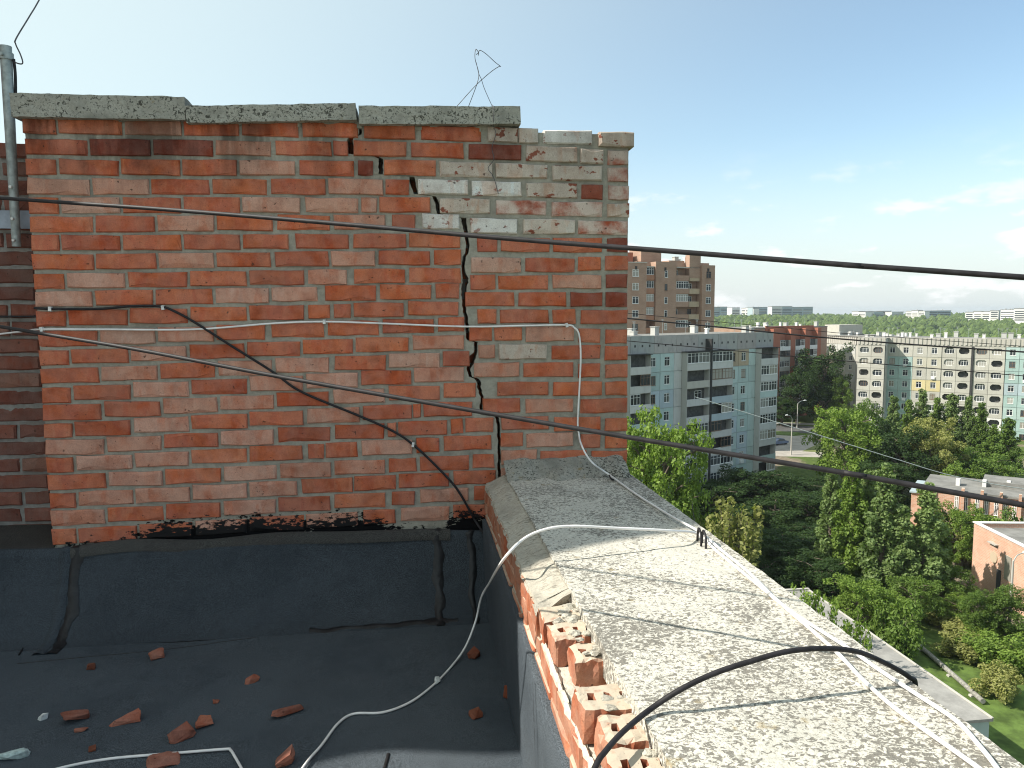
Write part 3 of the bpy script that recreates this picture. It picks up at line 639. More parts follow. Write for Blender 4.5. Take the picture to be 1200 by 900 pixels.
for i in range(26):                              # mortar stuck on the broken bed faces
    y = 1.22+.8*hashn(i, 3); x = PX+.045+.075*hashn(i, 7)
    if 1.56 < y < 1.70: continue
    mesh_obj('mortar_lump', lump(.006+.010*hashn(i, 9), i+70, M['haunch'], 2, (1.3, 1.2, .45), .6), par, (x-PO[0], y-PO[1], .628-PO[2]))
for i in range(46):                              # mortar squeezed from the joint below the headers
    y = -.1+i*.045; 
    if 1.55 < y < 1.7 or y < 2.05: mesh_obj('mortar_lump', lump(.013+.010*hashn(i), i+20, M['mortar_white'], 1, (.45, 1.7, .8)), par, (PX-.001-PO[0]+.004*hashn(i, 4), y-PO[1], .546-PO[2]+.006*hashn(i, 5)))
# rough mortar where the slab meets the wall
bm = MB(); xs_ = np.linspace(.43, 1.04, 50)
bm.grid([[(x, 3.70-.001, ZT+.075+.03*fbm(x*8, 1)), (x, 3.655, ZT+.060+.03*fbm(x*9, 2)), (x, 3.60+.012*fbm(x*14, 5), ZT+.040+.02*fbm(x*12, 3)), (x, 3.53+.05*fbm(x*10, 4), ZT+.012+.012*fbm(x*17, 8)), (x, 3.48+.05*fbm(x*10, 4), ZT-.004)] for x in xs_], smooth=False)
bm.build('mortar_fillet', M['cope'], par, tuple(-PO))
slab = rough_slab('parapet_slab', .437, 1.053, -3.5, 3.66, ZT-.075, ZT, M['slab'], .0035, 24, 260, 3, seed=4)
tag(slab, 'long speckled concrete slab capping the parapet, sunlit in front and shaded by the wall', 'concrete slab')

# ------------------------------------------------------------------ cables, wires, mast
def cable(name, pts, r, mat, label, cat='cable', n=8, seg=10, group=None, smooth=True):
    bm = MB(); bm.tube(catmull(pts, seg) if smooth else pts, r, n); return tag(bm.build(name, mat), label, cat, group)
def strung(px, d0, d1, ext0=.8, ext1=2.):          # px polyline, depth from d0 to d1 (linear in 1/depth)
    x0, x1 = px[0][0], px[-1][0]
    P = [dep(x, y, 1/((1/d0)+(1/d1-1/d0)*(x-x0)/(x1-x0))) for x, y in px]
    a = P[0]+(P[0]-P[1])/np.linalg.norm(P[0]-P[1])*ext0; b = P[-1]+(P[-1]-P[-2])/np.linalg.norm(P[-1]-P[-2])*ext1
    return [a]+P+[b]
cable('overhead_cable', strung([(0, 232), (200, 246), (400, 262.5), (600, 280), (800, 295.5), (1000, 311), (1200, 325)], 2.35, 1.40, 2.4, 3), .0056, M['black_pvc'], 'upper black overhead cable crossing in front of the brick wall and the sky', group='overhead cables')
cable('overhead_cable', strung([(0, 382.7), (160, 409.5), (320, 440), (545, 479.5), (740, 513), (1000, 556), (1200, 592)], 2.3, 1.36, 2.4, 3), .0054, M['black_pvc'], 'lower black overhead cable slanting down across the wall, the trees and the slab end', group='overhead cables')
cw = lambda L, Y=D-.012: [onY(x, y, Y) for x, y in L]
cable('wall_cable', cw([(40, 361), (59, 362), (115, 362), (154.7, 358.7), (186.7, 359), (202.7, 364), (227, 377), (267, 402.7), (320, 436), (353, 459), (420, 487), (460, 505), (484, 521), (513, 548), (534.7, 572), (550.7, 598.7), (558, 612)])+[onY(577, 640, 3.55)], .0058, M['black_pvc'], 'black cable clipped to the brick wall, bending down to the roof corner')
cable('wall_cable', [onY(-14, 371, DY-.012), onY(20, 371, DY-.012), onY(43, 371, DY-.014)], .005, M['black_pvc'], 'short black cable on the set-back wall at the left edge')
for i, (x, y) in enumerate([(59, 362), (191, 360.5), (484, 521), (380, 377), (664, 381), (49, 386)]):
    q = onY(x, y, D-.012); bm = MB(); bm.box(-.006, .006, -.009, .012, -.010, .010); bm.tube([(0, -.012, .006), (0, .01, .006)], .003, 6)
    o = bm.build('cable_clip', M['clip'], None, tuple(q), (0, .3*vnoise(i, 3), 0))
    tag(o, ['white clip on black cable near the left end of the brick wall', 'white clip where the black wall cable starts to bend down', 'white clip low on the steep end of the black wall cable', 'white clip at the crest of the white wall cable', 'white clip where the white cable turns down the wall', 'white clip at the left arris of the brick wall on the white cable'][i], 'clip', 'cable clips on the wall')
zs1 = ZT+.006
wa = [onY(-14, 393, DY-.02), onY(30, 388, DY-.03)]+cw([(49, 386), (120, 386), (227, 386), (320, 379), (380, 377), (447, 379), (545, 382.7), (620, 381.5), (664, 381), (673, 384), (678.7, 393), (680.5, 420), (678.7, 460), (677, 495), (678.7, 511)], D-.011)
wa += [onY(680.5, 519, 3.585), onY(686.5, 532, 3.525), onY(696, 544, 3.47), onZ(714.7, 557, ZT+.014)]+[onZ(x, y, zs1+dz) for x, y, dz in [(746.7, 580, 0), (786.7, 605, .004), (818.7, 622.7, .016), (846, 645, .006), (880, 673, .004), (920, 711, .004), (994.7, 760, .003), (1029, 784, .003), (1075, 814, .002), (1120, 844, .002), (1147, 873, .002), (1172, 905, .002), (1230, 990, .002)]]
cable('white_cable', wa, .0046, M['white_pvc'], 'white cable along the brick wall, down its right end and along the slab edge', group='white cables', n=8, seg=12)
wb = [onZ(x, y, .007) for x, y in [(300, 985), (354.7, 900), (377, 873), (396, 848), (414.7, 836.5), (449, 834.7), (481, 822.7), (508, 802.7), (529, 781)]]
wb += [onZ(x, y, z) for x, y, z in [(545, 758.7, .035), (557, 729, .12), (564, 700, .24), (573, 684, .36), (818, 626, .668), (840, 646, .662), (878, 677, .660), (925, 716, .660), (978.7, 762.7, .660), (1010.7, 796, .660), (1053, 833, .66), (1146.7, 900, .66), (1230, 965, .66)]]
Pa, Pb = onZ(653, 655, ZT), onZ(819, 636, ZT); nb_ = np.array([-(Pb-Pa)[1], (Pb-Pa)[0]])
i_ = len(wb)-9
wb[i_:i_] = [onP(x, y, Pa, nb_) for x, y in [(589, 657), (613, 632), (640, 620), (672, 616.5), (720, 618.7), (786.7, 622)]]
cable('white_cable', wb, .0046, M['white_pvc'], 'white cable rising from the roof floor and arching over onto the slab', group='white cables', seg=12)
cable('white_cable', [onZ(x, y, .007) for x, y in [(20, 915), (75, 899), (130, 889), (200, 883), (262, 878), (270, 879), (276, 888), (284, 902), (300, 930)]], .0046, M['white_pvc'], 'short run of white cable on the roof at the lower left', group='white cables')
P1 = onZ(760, 832, ZT+.012); P2 = onZ(1060, 797, ZT+.006); nn_ = np.array([-(P2-P1)[1], (P2-P1)[0]])
cable('black_cable', [onZ(660, 985, .60), onZ(697, 900, .652), onZ(709, 881, .660), onZ(730.7, 857, .664)]+[onP(x, y, P1, nn_) for x, y in [(762.7, 830.7), (800, 806.7), (840, 788), (880, 775), (920, 764), (960, 760), (1000, 762.7), (1030, 773.5)]]+[P2+np.array([.012, .003, .005]), P2+np.array([.034, .009, -.030]), P2+np.array([.048, .012, -.22]), P2+np.array([.05, .02, -.9])], .0056, M['black_pvc'], 'thick black cable arching over the sunlit slab', n=10)
# thin far lines
cable('aerial_line', strung([(730, 372.5), (850, 384), (960, 395), (1080, 404.5), (1230, 414.5)], 9, 8, 3, 8), .0085, M['black_pvc'], 'upper dark line strung in front of the apartment roofs', n=6, group='distant aerial lines')
cable('aerial_line', strung([(730, 366.5), (840, 377), (960, 388), (1000, 391.5), (1230, 408)], 9.6, 8.6, 3, 8), .0035, M['black_pvc'], 'thin line just above the dark one in front of the roofs', n=6, group='distant aerial lines')
cable('aerial_line', strung([(730, 399), (840, 409), (940, 418.5), (1060, 429), (1230, 443)], 9, 8, 3, 8), .0048, M['black_pvc'], 'lower thin line crossing the top storey windows', n=6, group='distant aerial lines')
cable('aerial_line', strung([(995, 521), (1050, 538), (1110, 556), (1180, 570), (1240, 577)], 95, 92, 20, 10), .055, M['galv'], 'pale line sagging over the poplars towards the low brick house', n=5, group='distant aerial lines')
# wire loop on the coping
YW = D+.06
wl = empty('wire_loop', tuple(onY(558, 124, YW))); tag(wl, 'bent wire loop standing on the right coping slab against the sky', 'wire')
WLO = np.array(wl.location)
for L, r in (([(535, 125), (557, 100.7), (574.7, 84.7), (584.7, 78), (586.5, 77.8), (580, 72.7), (570, 63.5), (562.7, 59), (560.5, 62), (558, 64)], .0016),
             ([(549, 125), (558.7, 99), (561, 86), (556.7, 68.7), (557.5, 58), (560.7, 61.5), (560.5, 65)], .0016), ([(577, 125), (568, 104.7), (564, 92.7), (561, 86), (558, 73)], .0014)):
    bm = MB(); bm.tube(catmull([onY(x, y, YW)-WLO for x, y in L], 8), r, 6); bm.build('wire', M['wire'], wl)
cable('hanging_wire', [onY(577, 123, D-.02), onY(578.7, 126, D-.045), onY(578.5, 136, D-.045), onY(578, 146.7, D-.03)]+[onY(x, y, D-.010) for x, y in [(581, 157), (576.5, 173), (578.7, 186.7), (572, 197), (577, 205), (580, 212), (584, 227)]], .0016, M['wire'], 'thin kinked wire hanging from the coping over the white bricks', 'wire', 6)
# clamp on the slab
cl = empty('cable_clamp', tuple(onZ(822, 636, ZT))); tag(cl, 'black wire staple holding the two white cables to the slab edge', 'clamp')
for k, (px, py) in enumerate([(821.5, 640), (827, 643)]):
    q = onZ(px, py, ZT)-np.array(cl.location); bm = MB(); bm.tube(catmull([q+np.array([0, 0, -.01]), q+np.array([0, 0, .035]), q+np.array([.004, .03, .052]), q+np.array([.012, .06, .035]), q+np.array([.012, .065, -.01])], 6), .0042, 8); bm.build('staple', M['black_pvc'], cl)
o = cable('tie_wire', [onZ(714, 557, ZT+.02), onZ(716, 561, ZT+.012), onZ(719, 562, ZT+.003)], .004, M['black_pvc'], 'small dark wire tie on the white cable near the wall', 'wire tie')
bm = MB(); q = onZ(814, 611, ZT)
cable('upright_wire', [q, q+np.array([-.002, .01, .03]), q+np.array([-.008, .01, .075])], .0012, M['wire'], 'thin upright wire stub at the slab edge beside the clamp', 'wire', 6)
# mast
YM = 3.90
ms = empty('antenna_mast', tuple(onY(19.5, 287, YM))); MO = np.array(ms.location); tag(ms, 'grey steel mast bolted to the set-back wall at the left edge', 'mast')
a, b = onY(6.5, 54, YM-.02)-MO, onY(19.5, 289, YM)-MO
bm = MB(); bm.tube([b, b+(a-b)*.5, a], [.019, .022, .025], 14); bm.build('pole', M['galv'], ms)
bm = MB(); q = a+(b-a)*.05; bm.tube([q+(b-a)/np.linalg.norm(b-a)*-.015, q+(b-a)/np.linalg.norm(b-a)*.015], .031, 14); bm.tube([q+np.array([0, -.03, 0]), q+np.array([.0, -.045, 0])], .008, 8); bm.build('clamp_ring', M['galv'], ms)
for t_ in (.70, .97, .86):
    q = b+(a-b)*(1-t_); bm = MB(); bm.tube([q+np.array([0, -.018, 0]), q+np.array([0, -.031, 0])], .007, 6); bm.build('bolt', M['clip'], ms)
bm = MB(); p0, p1 = onY(-30, 246, DY-.02)-MO, onY(40, 268, DY-.02)-MO
bm.box(p0[0], p1[0], p1[1], p1[1]+.012, p1[2], p0[2]); bm.build('bracket', M['plate'], ms)
bm = MB(); bm.tube(catmull([onY(16, 69, YM-.02)-MO, onY(18, 90, YM-.01)-MO, onY(18.5, 136, YM)-MO], 6), .007, 6); bm.build('strap', M['black_pvc'], ms)
cable('mast_wire', [onY(12, 69, YM-.02), onY(20, 74, YM-.02), onY(26.5, 74, YM-.02), onY(24, 64, YM-.02), onY(18.5, 52, YM-.02), onY(19, 45, YM-.02), onY(34, 20, YM+.1), onY(48, -4, YM+.25), onY(85, -75, YM+.6)], .0032, M['wire'], 'wire curling from the mast top up into the sky', 'wire', 6)

# ------------------------------------------------------------------ rubble on the roof
def shard(px, py, lw, ww, hh, rz, seed, mat, label, cat='brick fragment', group='brick fragments on the roof'):
    import bmesh
    ww *= 1.3; hh *= 1.5
    q = onZ(px, py, 0); R_ = random.Random(seed); b = bmesh.new()
    for i in range(17):
        a = R_.uniform(0, 2*pi); r = R_.uniform(.55, 1)**.5; k = R_.uniform(.0, 1)
        sx_ = abs(cos(a))**.55*math.copysign(1, cos(a)); sy_ = abs(sin(a))**.55*math.copysign(1, sin(a)); tp = 1-.28*k*R_.random()
        b.verts.new((sx_*r*lw/2*tp, sy_*r*ww/2*tp, hh*(k if i > 5 else .02)*(1-.25*abs(cos(a))*R_.random())))
    bmesh.ops.convex_hull(b, input=b.verts); bmesh.ops.delete(b, geom=[v for v in b.verts if not v.link_faces], context='VERTS')
    bmesh.ops.subdivide_edges(b, edges=b.edges, cuts=2, use_grid_fill=True)
    for v in b.verts: v.co += Vector((R_.uniform(-1, 1), R_.uniform(-1, 1), R_.uniform(-1, 1)))*min(lw, ww)*.022
    me = bpy.data.meshes.new('fragment'); b.to_mesh(me); b.free(); me.materials.append(mat)
    o = mesh_obj('brick_fragment' if cat == 'brick fragment' else cat.replace(' ', '_'), me, None, (q[0], q[1], floor_z(q[0], q[1])+.001), (R_.uniform(-.08, .08), R_.uniform(-.08, .08), rz))
    return tag(o, label, cat, group)
BF = brick_mat('brick_rubble', [(.30, .105, .062), (.34, .125, .075), (.27, .09, .055)], .1, spots=0, grime=.2, tar=False)
BFD = brick_mat('brick_rubble_dark', [(.17, .06, .035), (.2, .07, .04)], .0, grime=.3, tar=False)
PS = plain('plaster_chip', (.62, .64, .62), .9, .2, 60, .3)
PSB = plain('plaster_blue', (.42, .52, .50), .9, .2, 60, .4)
for i, a in enumerate([
    (182, 771, .075, .062, .022, .35, BF, 'squarish brick fragment nearest the wall on the left part of the roof'),
    (107, 785, .04, .034, .018, .2, BFD, 'small dull brick crumb left of the squarish fragment'),
    (296, 799, .07, .024, .016, .75, BF, 'thin pointed brick shard in the middle left of the roof'),
    (253, 823, .03, .024, .012, .1, BF, 'tiny pinkish brick crumb between the thin shard and the rounded piece'),
    (89, 845, .115, .052, .03, .55, BF, 'long brick chunk left of the other shards'),
    (95, 857, .05, .02, .008, .1, BF, 'small flat sliver just below the long left chunk'),
    (148, 847, .115, .045, .022, .25, BF, 'leaf shaped brick shard between the left chunk and the pair'),
    (212, 864, .105, .058, .035, .6, BF, 'two-toned brick chunk lying against the rounded piece'),
    (239, 851, .07, .055, .02, .3, BF, 'rounded brick piece touching the two-toned chunk'),
    (192, 893, .115, .085, .014, .4, BF, 'flat brick flake lying across the short white cable'),
    (109, 880, .03, .022, .01, .4, BFD, 'tiny dark crumb left of the short white cable'),
    (324.5, 728, .07, .058, .032, .1, BFD, 'dark brick lump beside the foot of the flashing'),
    (334.7, 836, .145, .052, .028, .5, BF, 'largest long brick shard in the middle of the roof'),
    (333, 893, .08, .06, .035, .2, BF, 'brick chunk beside the white cable at the bottom edge'),
    (489, 722, .038, .028, .012, .1, BFD, 'tiny brick crumb under the mastic smear'),
    (555.5, 770, .062, .045, .03, .6, BFD, 'dark brick lump right of the rising white cable'),
    (598, 817, .045, .05, .04, 1.2, BFD, 'dark brick lump near the foot of the parapet'),
    (558.7, 839, .055, .036, .022, .3, BFD, 'low dark brick crumb short of the sunlit strip'),
    (597, 811, .03, .03, .03, .3, BFD, 'small dark crumb leaning behind the lump by the parapet')]):
    shard(*a[:6], i+3, a[6], a[7])
shard(50.7, 843, .032, .022, .018, .9, 51, PS, 'small white plaster pebble left of the long chunk', 'pebble', 'plaster chips on the roof')
shard(15, 890, .12, .03, .02, .35, 52, PSB, 'pale blue plaster sliver at the lower left corner', 'plaster chip', 'plaster chips on the roof')
shard(513, 801, .03, .026, .02, .3, 53, PS, 'pale pebble touching the white cable on the roof', 'pebble', 'plaster chips on the roof')
#CITY#
# ================================================================== THE CITY BELOW
def mat_ground():
    t = NT('ground_soil_grass'); p = t.pos(); n = t.noise(p, .05, 6, .6); n2 = t.noise(p, 1.3, 5); n3 = t.noise(p, .4, 3)
    g = t.mix(t.rng(n2, .3, .7), (.055, .085, .022), (.10, .14, .035)); d = t.mix(t.rng(n2, .3, .7), (.15, .12, .085), (.24, .20, .15))
    t.bump(n2, .6, .1); return t.fin(t.mix(t.rng(n, .53, .60), g, d), .95, .1)
def mat_flat(name, col, sc=1.2, var=.3, rough=.9):
    t = NT(name); p = t.pos(); n = t.noise(p, sc, 6, .65); n2 = t.noise(p, sc*14, 3)
    c = t.mix(t.rng(n, .3, .7), tuple(x*(1-var) for x in col), tuple(min(1, x*(1+var*.4)) for x in col)); c = t.mix(t.math('MULTIPLY', t.rng(n2, .5, .8), .25), c, tuple(x*.6 for x in col))
    t.bump(n2, .3, .02); return t.fin(c, rough, .2)
bm = MB(); bm.grid([[(x, y, GZ) for y in np.linspace(-900, 5200, 30)] for x in np.linspace(-3500, 4500, 30)][::-1], smooth=False)
struct(bm.build('ground', mat_ground()))
ASPH = mat_flat('asphalt', (.10, .098, .095), .8); PALE_ASPH = mat_flat('asphalt_pale', (.36, .33, .29), .5, .2); CONC = mat_flat('kerb_concrete', (.42, .41, .38), 2.)
def gz(x, y, z=GZ): return onZ(x, y, z)
def sheet(name, px, mat, dz): 
    bm = MB(); bm.add([tuple(gz(x, y))[:2]+(GZ+dz,) for x, y in px], [tuple(range(len(px)))]); o = bm.build(name, mat)
    return struct(o)
sheet('plaza', [(880, 534), (962, 536), (985, 515), (968, 508), (930, 511), (880, 508)][::-1], PALE_ASPH, .02)
sheet('road', [(870, 506), (1000, 509), (1080, 500), (1080, 492), (980, 500), (870, 497.5)][::-1], ASPH, .012)
sheet('pavement', [(890, 497), (1000, 499), (1000, 496.8), (890, 494.8)][::-1], CONC, .03)
sheet('path', [(1108, 735), (1150, 722), (1230, 752), (1230, 735), (1150, 708), (1100, 722)][::-1], mat_flat('path_sand', (.34, .28, .21), .8), .012)
sheet('lawn', [(880, 508), (930, 510), (938, 506.5), (880, 504)][::-1], mat_flat('lawn_grass', (.12, .17, .05), .4), .03)
sheet('lawn', [(1020, 705), (1060, 730), (1110, 760), (1230, 775), (1230, 930), (1160, 880), (1100, 815)][::-1], mat_flat('lawn_grass_rough', (.10, .155, .035), .7, .5), .008)
sheet('lawn', [(940, 529), (975, 531), (990, 519), (968, 516)][::-1], mat_flat('lawn_grass_dry', (.17, .19, .07), .4), .036)

# ------------------------------------------------------------------ apartment blocks
GLASS = NT('window_glass'); t = GLASS; nz_ = t.noise(t.shift(t.co()), .8, 2); M['glass'] = t.fin(t.ramp(t.rand(), [(0, (.012, .015, .02)), (.55, (.05, .06, .07)), (.72, (.10, .11, .11)), (.80, (.36, .35, .32)), (1, (.22, .20, .16))]), .22, .28)
M['frame_white'] = plain('window_frame_white', (.74, .74, .72), .5, .4, 3, .1); M['frame_wood'] = plain('window_frame_brown', (.20, .13, .09), .6, .4, 3, .2)
M['rec'] = plain('loggia_recess', (.10, .10, .095), .9, .2, 2, .3)
def panel_mat(name, col, st=.35):
    t = NT(name); o = t.shift(t.co()); n = t.noise(t.scl(o, (1.2, 1.2, .5)), 1, 6, .65); n2 = t.noise(o, 9, 4); r = t.rand()
    c = t.mix(r, tuple(x*.90 for x in col), tuple(min(1, x*1.08) for x in col)); c = t.mix(t.math('MULTIPLY', t.rng(n, .45, .75), st), c, tuple(x*.55 for x in col))
    c = t.mix(t.math('MULTIPLY', t.rng(n2, .55, .8), .2), c, tuple(x*.7 for x in col)); return t.fin(c, .9, .2)
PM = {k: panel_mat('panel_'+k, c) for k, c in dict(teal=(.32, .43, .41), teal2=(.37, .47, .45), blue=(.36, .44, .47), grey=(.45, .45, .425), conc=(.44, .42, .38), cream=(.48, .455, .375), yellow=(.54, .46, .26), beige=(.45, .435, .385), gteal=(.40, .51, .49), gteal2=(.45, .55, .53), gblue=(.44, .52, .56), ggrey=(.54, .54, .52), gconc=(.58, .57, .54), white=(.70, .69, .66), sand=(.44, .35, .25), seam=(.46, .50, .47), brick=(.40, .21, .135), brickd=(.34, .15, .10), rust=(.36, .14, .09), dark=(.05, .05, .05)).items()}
def bmat(name, a, b, mo, w=.5, h=.17):
    t = NT(name); o = t.co(); s = t.n('ShaderNodeSeparateXYZ', {0: o}); v = t.n('ShaderNodeCombineXYZ', {0: t.math('ADD', s.outputs[0], s.outputs[1]), 1: s.outputs[2]}).outputs[0]
    bk = t.n('ShaderNodeTexBrick', {'Vector': v, 'Color1': (*a, 1), 'Color2': (*b, 1), 'Mortar': (*mo, 1), 'Scale': 1., 'Mortar Size': .018, 'Brick Width': w, 'Row Height': h})
    n = t.noise(o, .5, 5); return t.fin(t.mix(t.math('MULTIPLY', t.rng(n, .4, .75), .35), bk.outputs[0], tuple(x*.6 for x in a)), .92, .2)
M['tower'] = bmat('tower_brick', (.33, .20, .145), (.38, .24, .175), (.36, .29, .23)); M['lowbrick'] = bmat('low_brick', (.50, .26, .17), (.58, .34, .24), (.55, .48, .40))
ROOFM = mat_flat('flat_roof', (.22, .215, .20), .5, .3)
cache = {}
def ring_mesh(w, h, ops, d, mat, cham=0.):
    """panel w x h in the facade plane with openings (x0,x1,z0,z1): strips around each opening, reveals d deep"""
    key = ('ring', round(w, 2), round(h, 2), tuple(tuple(round(q, 2) for q in o) for o in ops), d, mat.name, cham)
    if key in cache: return cache[key]
    bm = MB(); xs_ = [0]
    for o in ops: xs_ += [o[0], o[1]]
    xs_.append(w)
    for i in range(0, len(xs_), 2): 
        if xs_[i+1]-xs_[i] > .01: bm.box(xs_[i], xs_[i+1], 0, d, 0, h)
    for x0, x1, z0, z1 in ops:
        if z0 > .01: bm.box(x0, x1, .002, d, 0, z0)
        if h-z1 > .01: bm.box(x0, x1, .002, d, z1, h)
        if cham:
            for sx, sz in ((x0, z0), (x1, z0), (x0, z1), (x1, z1)):
                ex = cham if sx == x0 else -cham; ez = cham if sz == z0 else -cham
                p = [(sx, sz), (sx+ex, sz), (sx, sz+ez)]
                if (ex > 0) != (ez > 0): p = [p[0], p[2], p[1]]
                bm.prism(p, .004, d)
    me = bm.mesh('panel', mat); cache[key] = me; return me
def win_meshes(w, h, mull, wood, tr=True):
    key = ('win', round(w, 2), round(h, 2), mull, wood)
    if key in cache: return cache[key]
    bm = MB(); fw_ = .075
    bm.box(0, w, 0, .06, 0, fw_); bm.box(0, w, 0, .06, h-fw_, h); bm.box(0, fw_, 0, .06, fw_, h-fw_); bm.box(w-fw_, w, 0, .06, fw_, h-fw_)
    for i in range(1, mull+1): x = w*i/(mull+1); bm.box(x-.04, x+.04, .002, .058, fw_, h-fw_)
    if tr and h > 1.2: bm.box(fw_, w-fw_, .004, .056, h*.68, h*.68+.05)
    bm.box(-.05, w+.05, -.10, .02, -.05, 0)
    g = MB(); g.box(fw_, w-fw_, .025, .04, fw_, h-fw_)
    cache[key] = (bm.mesh('window', M['frame_wood' if wood else 'frame_white']), g.mesh('pane', M['glass'])); return cache[key]
def put_window(root, x, y, z, w, h, mull=1, wood=False):
    a, b = win_meshes(w, h, mull, wood); o = mesh_obj('window', a, root, (x, y, z)); mesh_obj('pane', b, o); return o
class Facade:
    """vertical facade through two measured plan points; local x along it, -y outward, z up from street level"""
    def __init__(s, name, label, A, B, back=12, cat='building', body=None, ztop=None, xa=None, xb=None):
        s.A = np.array(A[:2]); s.B = np.array(B[:2]); s.u = (s.B-s.A)/np.linalg.norm(s.B-s.A); s.n = np.array([-s.u[1], s.u[0]])
        s.root = empty(name, (s.A[0], s.A[1], GZ), math.atan2(s.u[1], s.u[0])); tag(s.root, label, cat)
    def x(s, px, off=0.):
        P = s.A-s.n*off; d = ray(px, 366); tt = ((P[0])*s.n[0]+(P[1])*s.n[1])/(d[0]*s.n[0]+d[1]*s.n[1]); q = d[:2]*tt; return float((q-s.A)@s.u)
    def z(s, px, py, off=0.):
        P = s.A-s.n*off; return float(onP(px, py, P, s.n)[2]-GZ)
    def box(s, name, x0, x1, y0, y1, z0, z1, mat):
        b = MB(); b.box(x0, x1, y0, y1, z0, z1); return b.build(name, mat, s.root)
    def win_bay(s, x0, x1, n, z0, sh, ns, mats, ww=1.25, wh=1.45, rnd_=None, seam=True, y=0.):
        W_ = (x1-x0)/n; g = .05
        for k in range(ns):
            for i in range(n):
                r_ = hashn(k, i+x0, 2); m_ = mats[int(hashn(k, x0, 5)*len(mats)) % len(mats)] if not callable(mats) else mats(k, i)
                w_ = min(ww, W_*.66); xo = (W_-2*g-w_)/2
                p_ = mesh_obj('panel', ring_mesh(W_-2*g, sh-2*g, [(xo, xo+w_, .80, .80+wh)], .14, PM[m_]), s.root, (x0+i*W_+g, y, z0+k*sh+g))
                put_window(s.root, x0+i*W_+g+xo, y+.05, z0+k*sh+g+.80, w_, wh, 1, r_ < .25)
                if r_ > .86: s.box('air_conditioner', x0+i*W_+g+xo+.1, x0+i*W_+g+xo+.9, y-.32, y-.01, z0+k*sh+.25, z0+k*sh+.78, M['frame_white'])
        s.box('joint_backing', x0, x1, y+.135, y+.159, z0, z0+sh*ns, PM['seam'])
    def strip(s, x0, x1, z0, sh, ns, mat, y=0.):
        for k in range(ns):
            b = MB(); b.box(0, x1-x0-.04, 0, .14, .04, sh-.04); mesh_obj('panel', b.mesh('panel', PM[mat]), s.root, (x0+.02, y, z0+k*sh))
        s.box('joint_backing', x0, x1, y+.135, y+.159, z0, z0+sh*ns, PM['seam'])
    def balconies(s, x0, x1, z0, sh, ns, mats, proj=1.1, glaz=.75, awning=True, seed=0, nm=5):
        w = x1-x0
        s.box('balcony_back', x0, x1, -.02, .12, z0, z0+sh*ns, M['rec'])
        b = MB(); b.box(x0, x0+.10, -proj, -.02, z0, z0+sh*ns); b.box(x1-.10, x1, -proj, -.02, z0, z0+sh*ns); b.build('side_wall', PM['grey'], s.root)
        for k in range(ns):
            zz = z0+k*sh; h_ = hashn(k+seed, x0, 4); m_ = mats[int(hashn(k+seed, x0, 9)*len(mats)) % len(mats)]
            b = MB(); b.box(x0+.102, x1-.102, -proj+.01, -.025, zz-.08, zz+.08); b.build('balcony_slab', PM['conc'], s.root)
            b = MB(); b.box(0, w, 0, .09, 0, 1.12)
            o = mesh_obj('balcony_front', b.mesh('balcony_front', PM[m_]), s.root, (x0, -proj-.03, zz-.02))
            z1 = zz+1.12; hh = sh-1.12-.10
            if h_ < glaz:
                wood = h_ < .16
                n2 = 2 if w > 3.4 else 1
                for q in range(n2):
                    if n2 == 2 and hashn(k+seed, q, 6) < .2: continue
                    ww_ = (w-.24)/n2
                    put_window(s.root, x0+.12+q*ww_, -proj+.01, z1, ww_-.06, hh, nm//n2+ (1 if n2 == 1 else 0), wood)
            elif h_ < .9:
                put_window(s.root, x0+w*.55, -.10, zz+.85, w*.3, 1.4, 1, False)
        if awning: 
            b = MB(); b.box(x0-.15, x1+.15, -proj-.25, -.02, z0+sh*ns+.01, z0+sh*ns+.13); b.build('awning', PM['dark'], s.root)
    def loggias(s, x0, x1, n, z0, sh, ns, mat, seed=0):
        W_ = (x1-x0)/n
        s.box('balcony_back', x0, x1, .75, .85, z0, z0+sh*ns, M['rec'])
        for k in range(ns):
            for i in range(n):
                h_ = hashn(k+seed, i, 7); me = ring_mesh(W_-.06, sh-.06, [(.42, W_-.48, .92, sh-.42)], .22, PM[mat if k > 1 or h_ < .5 else 'white'], .42)
                mesh_obj('loggia_frame', me, s.root, (x0+i*W_+.03, -.05, z0+k*sh+.03))
                if h_ < .72: put_window(s.root, x0+i*W_+.45, .18, z0+k*sh+.95, W_-.93, sh-1.38, 3 if h_ < .4 else 2, h_ < .1)
                b = MB(); b.box(x0+i*W_+.05, x0+(i+1)*W_-.05, .17, .74, z0+k*sh, z0+k*sh+.12); b.build('balcony_slab', PM['conc'], s.root)
def rooftop(fc, x0, x1, y0, y1, z, n, seed):
    for i in range(n):
        a = hashn(i, seed, 1); b_ = hashn(i, seed, 2); c = hashn(i, seed, 3); x = x0+(x1-x0)*a; y = y0+(y1-y0)*b_
        b = MB()
        if c < .6: w, h = .5+c, .5+.9*hashn(i, seed, 4); b.box(x, x+w, y, y+w, z, z+h); b.box(x-.1, x+w+.1, y-.1, y+w+.1, z+h, z+h+.1); b.build('vent', PM['white' if c < .35 else 'grey'], fc.root)
        else:
            h = 1.2+1.4*c; b.tube([(x, y, z), (x, y, z+h)], .03, 5)
            for q in range(3): b.tube([(x-.4+.1*q, y, z+h-.2*q), (x+.4-.1*q, y, z+h-.2*q)], .02, 4)
            b.build('antenna', M['galv'], fc.root)

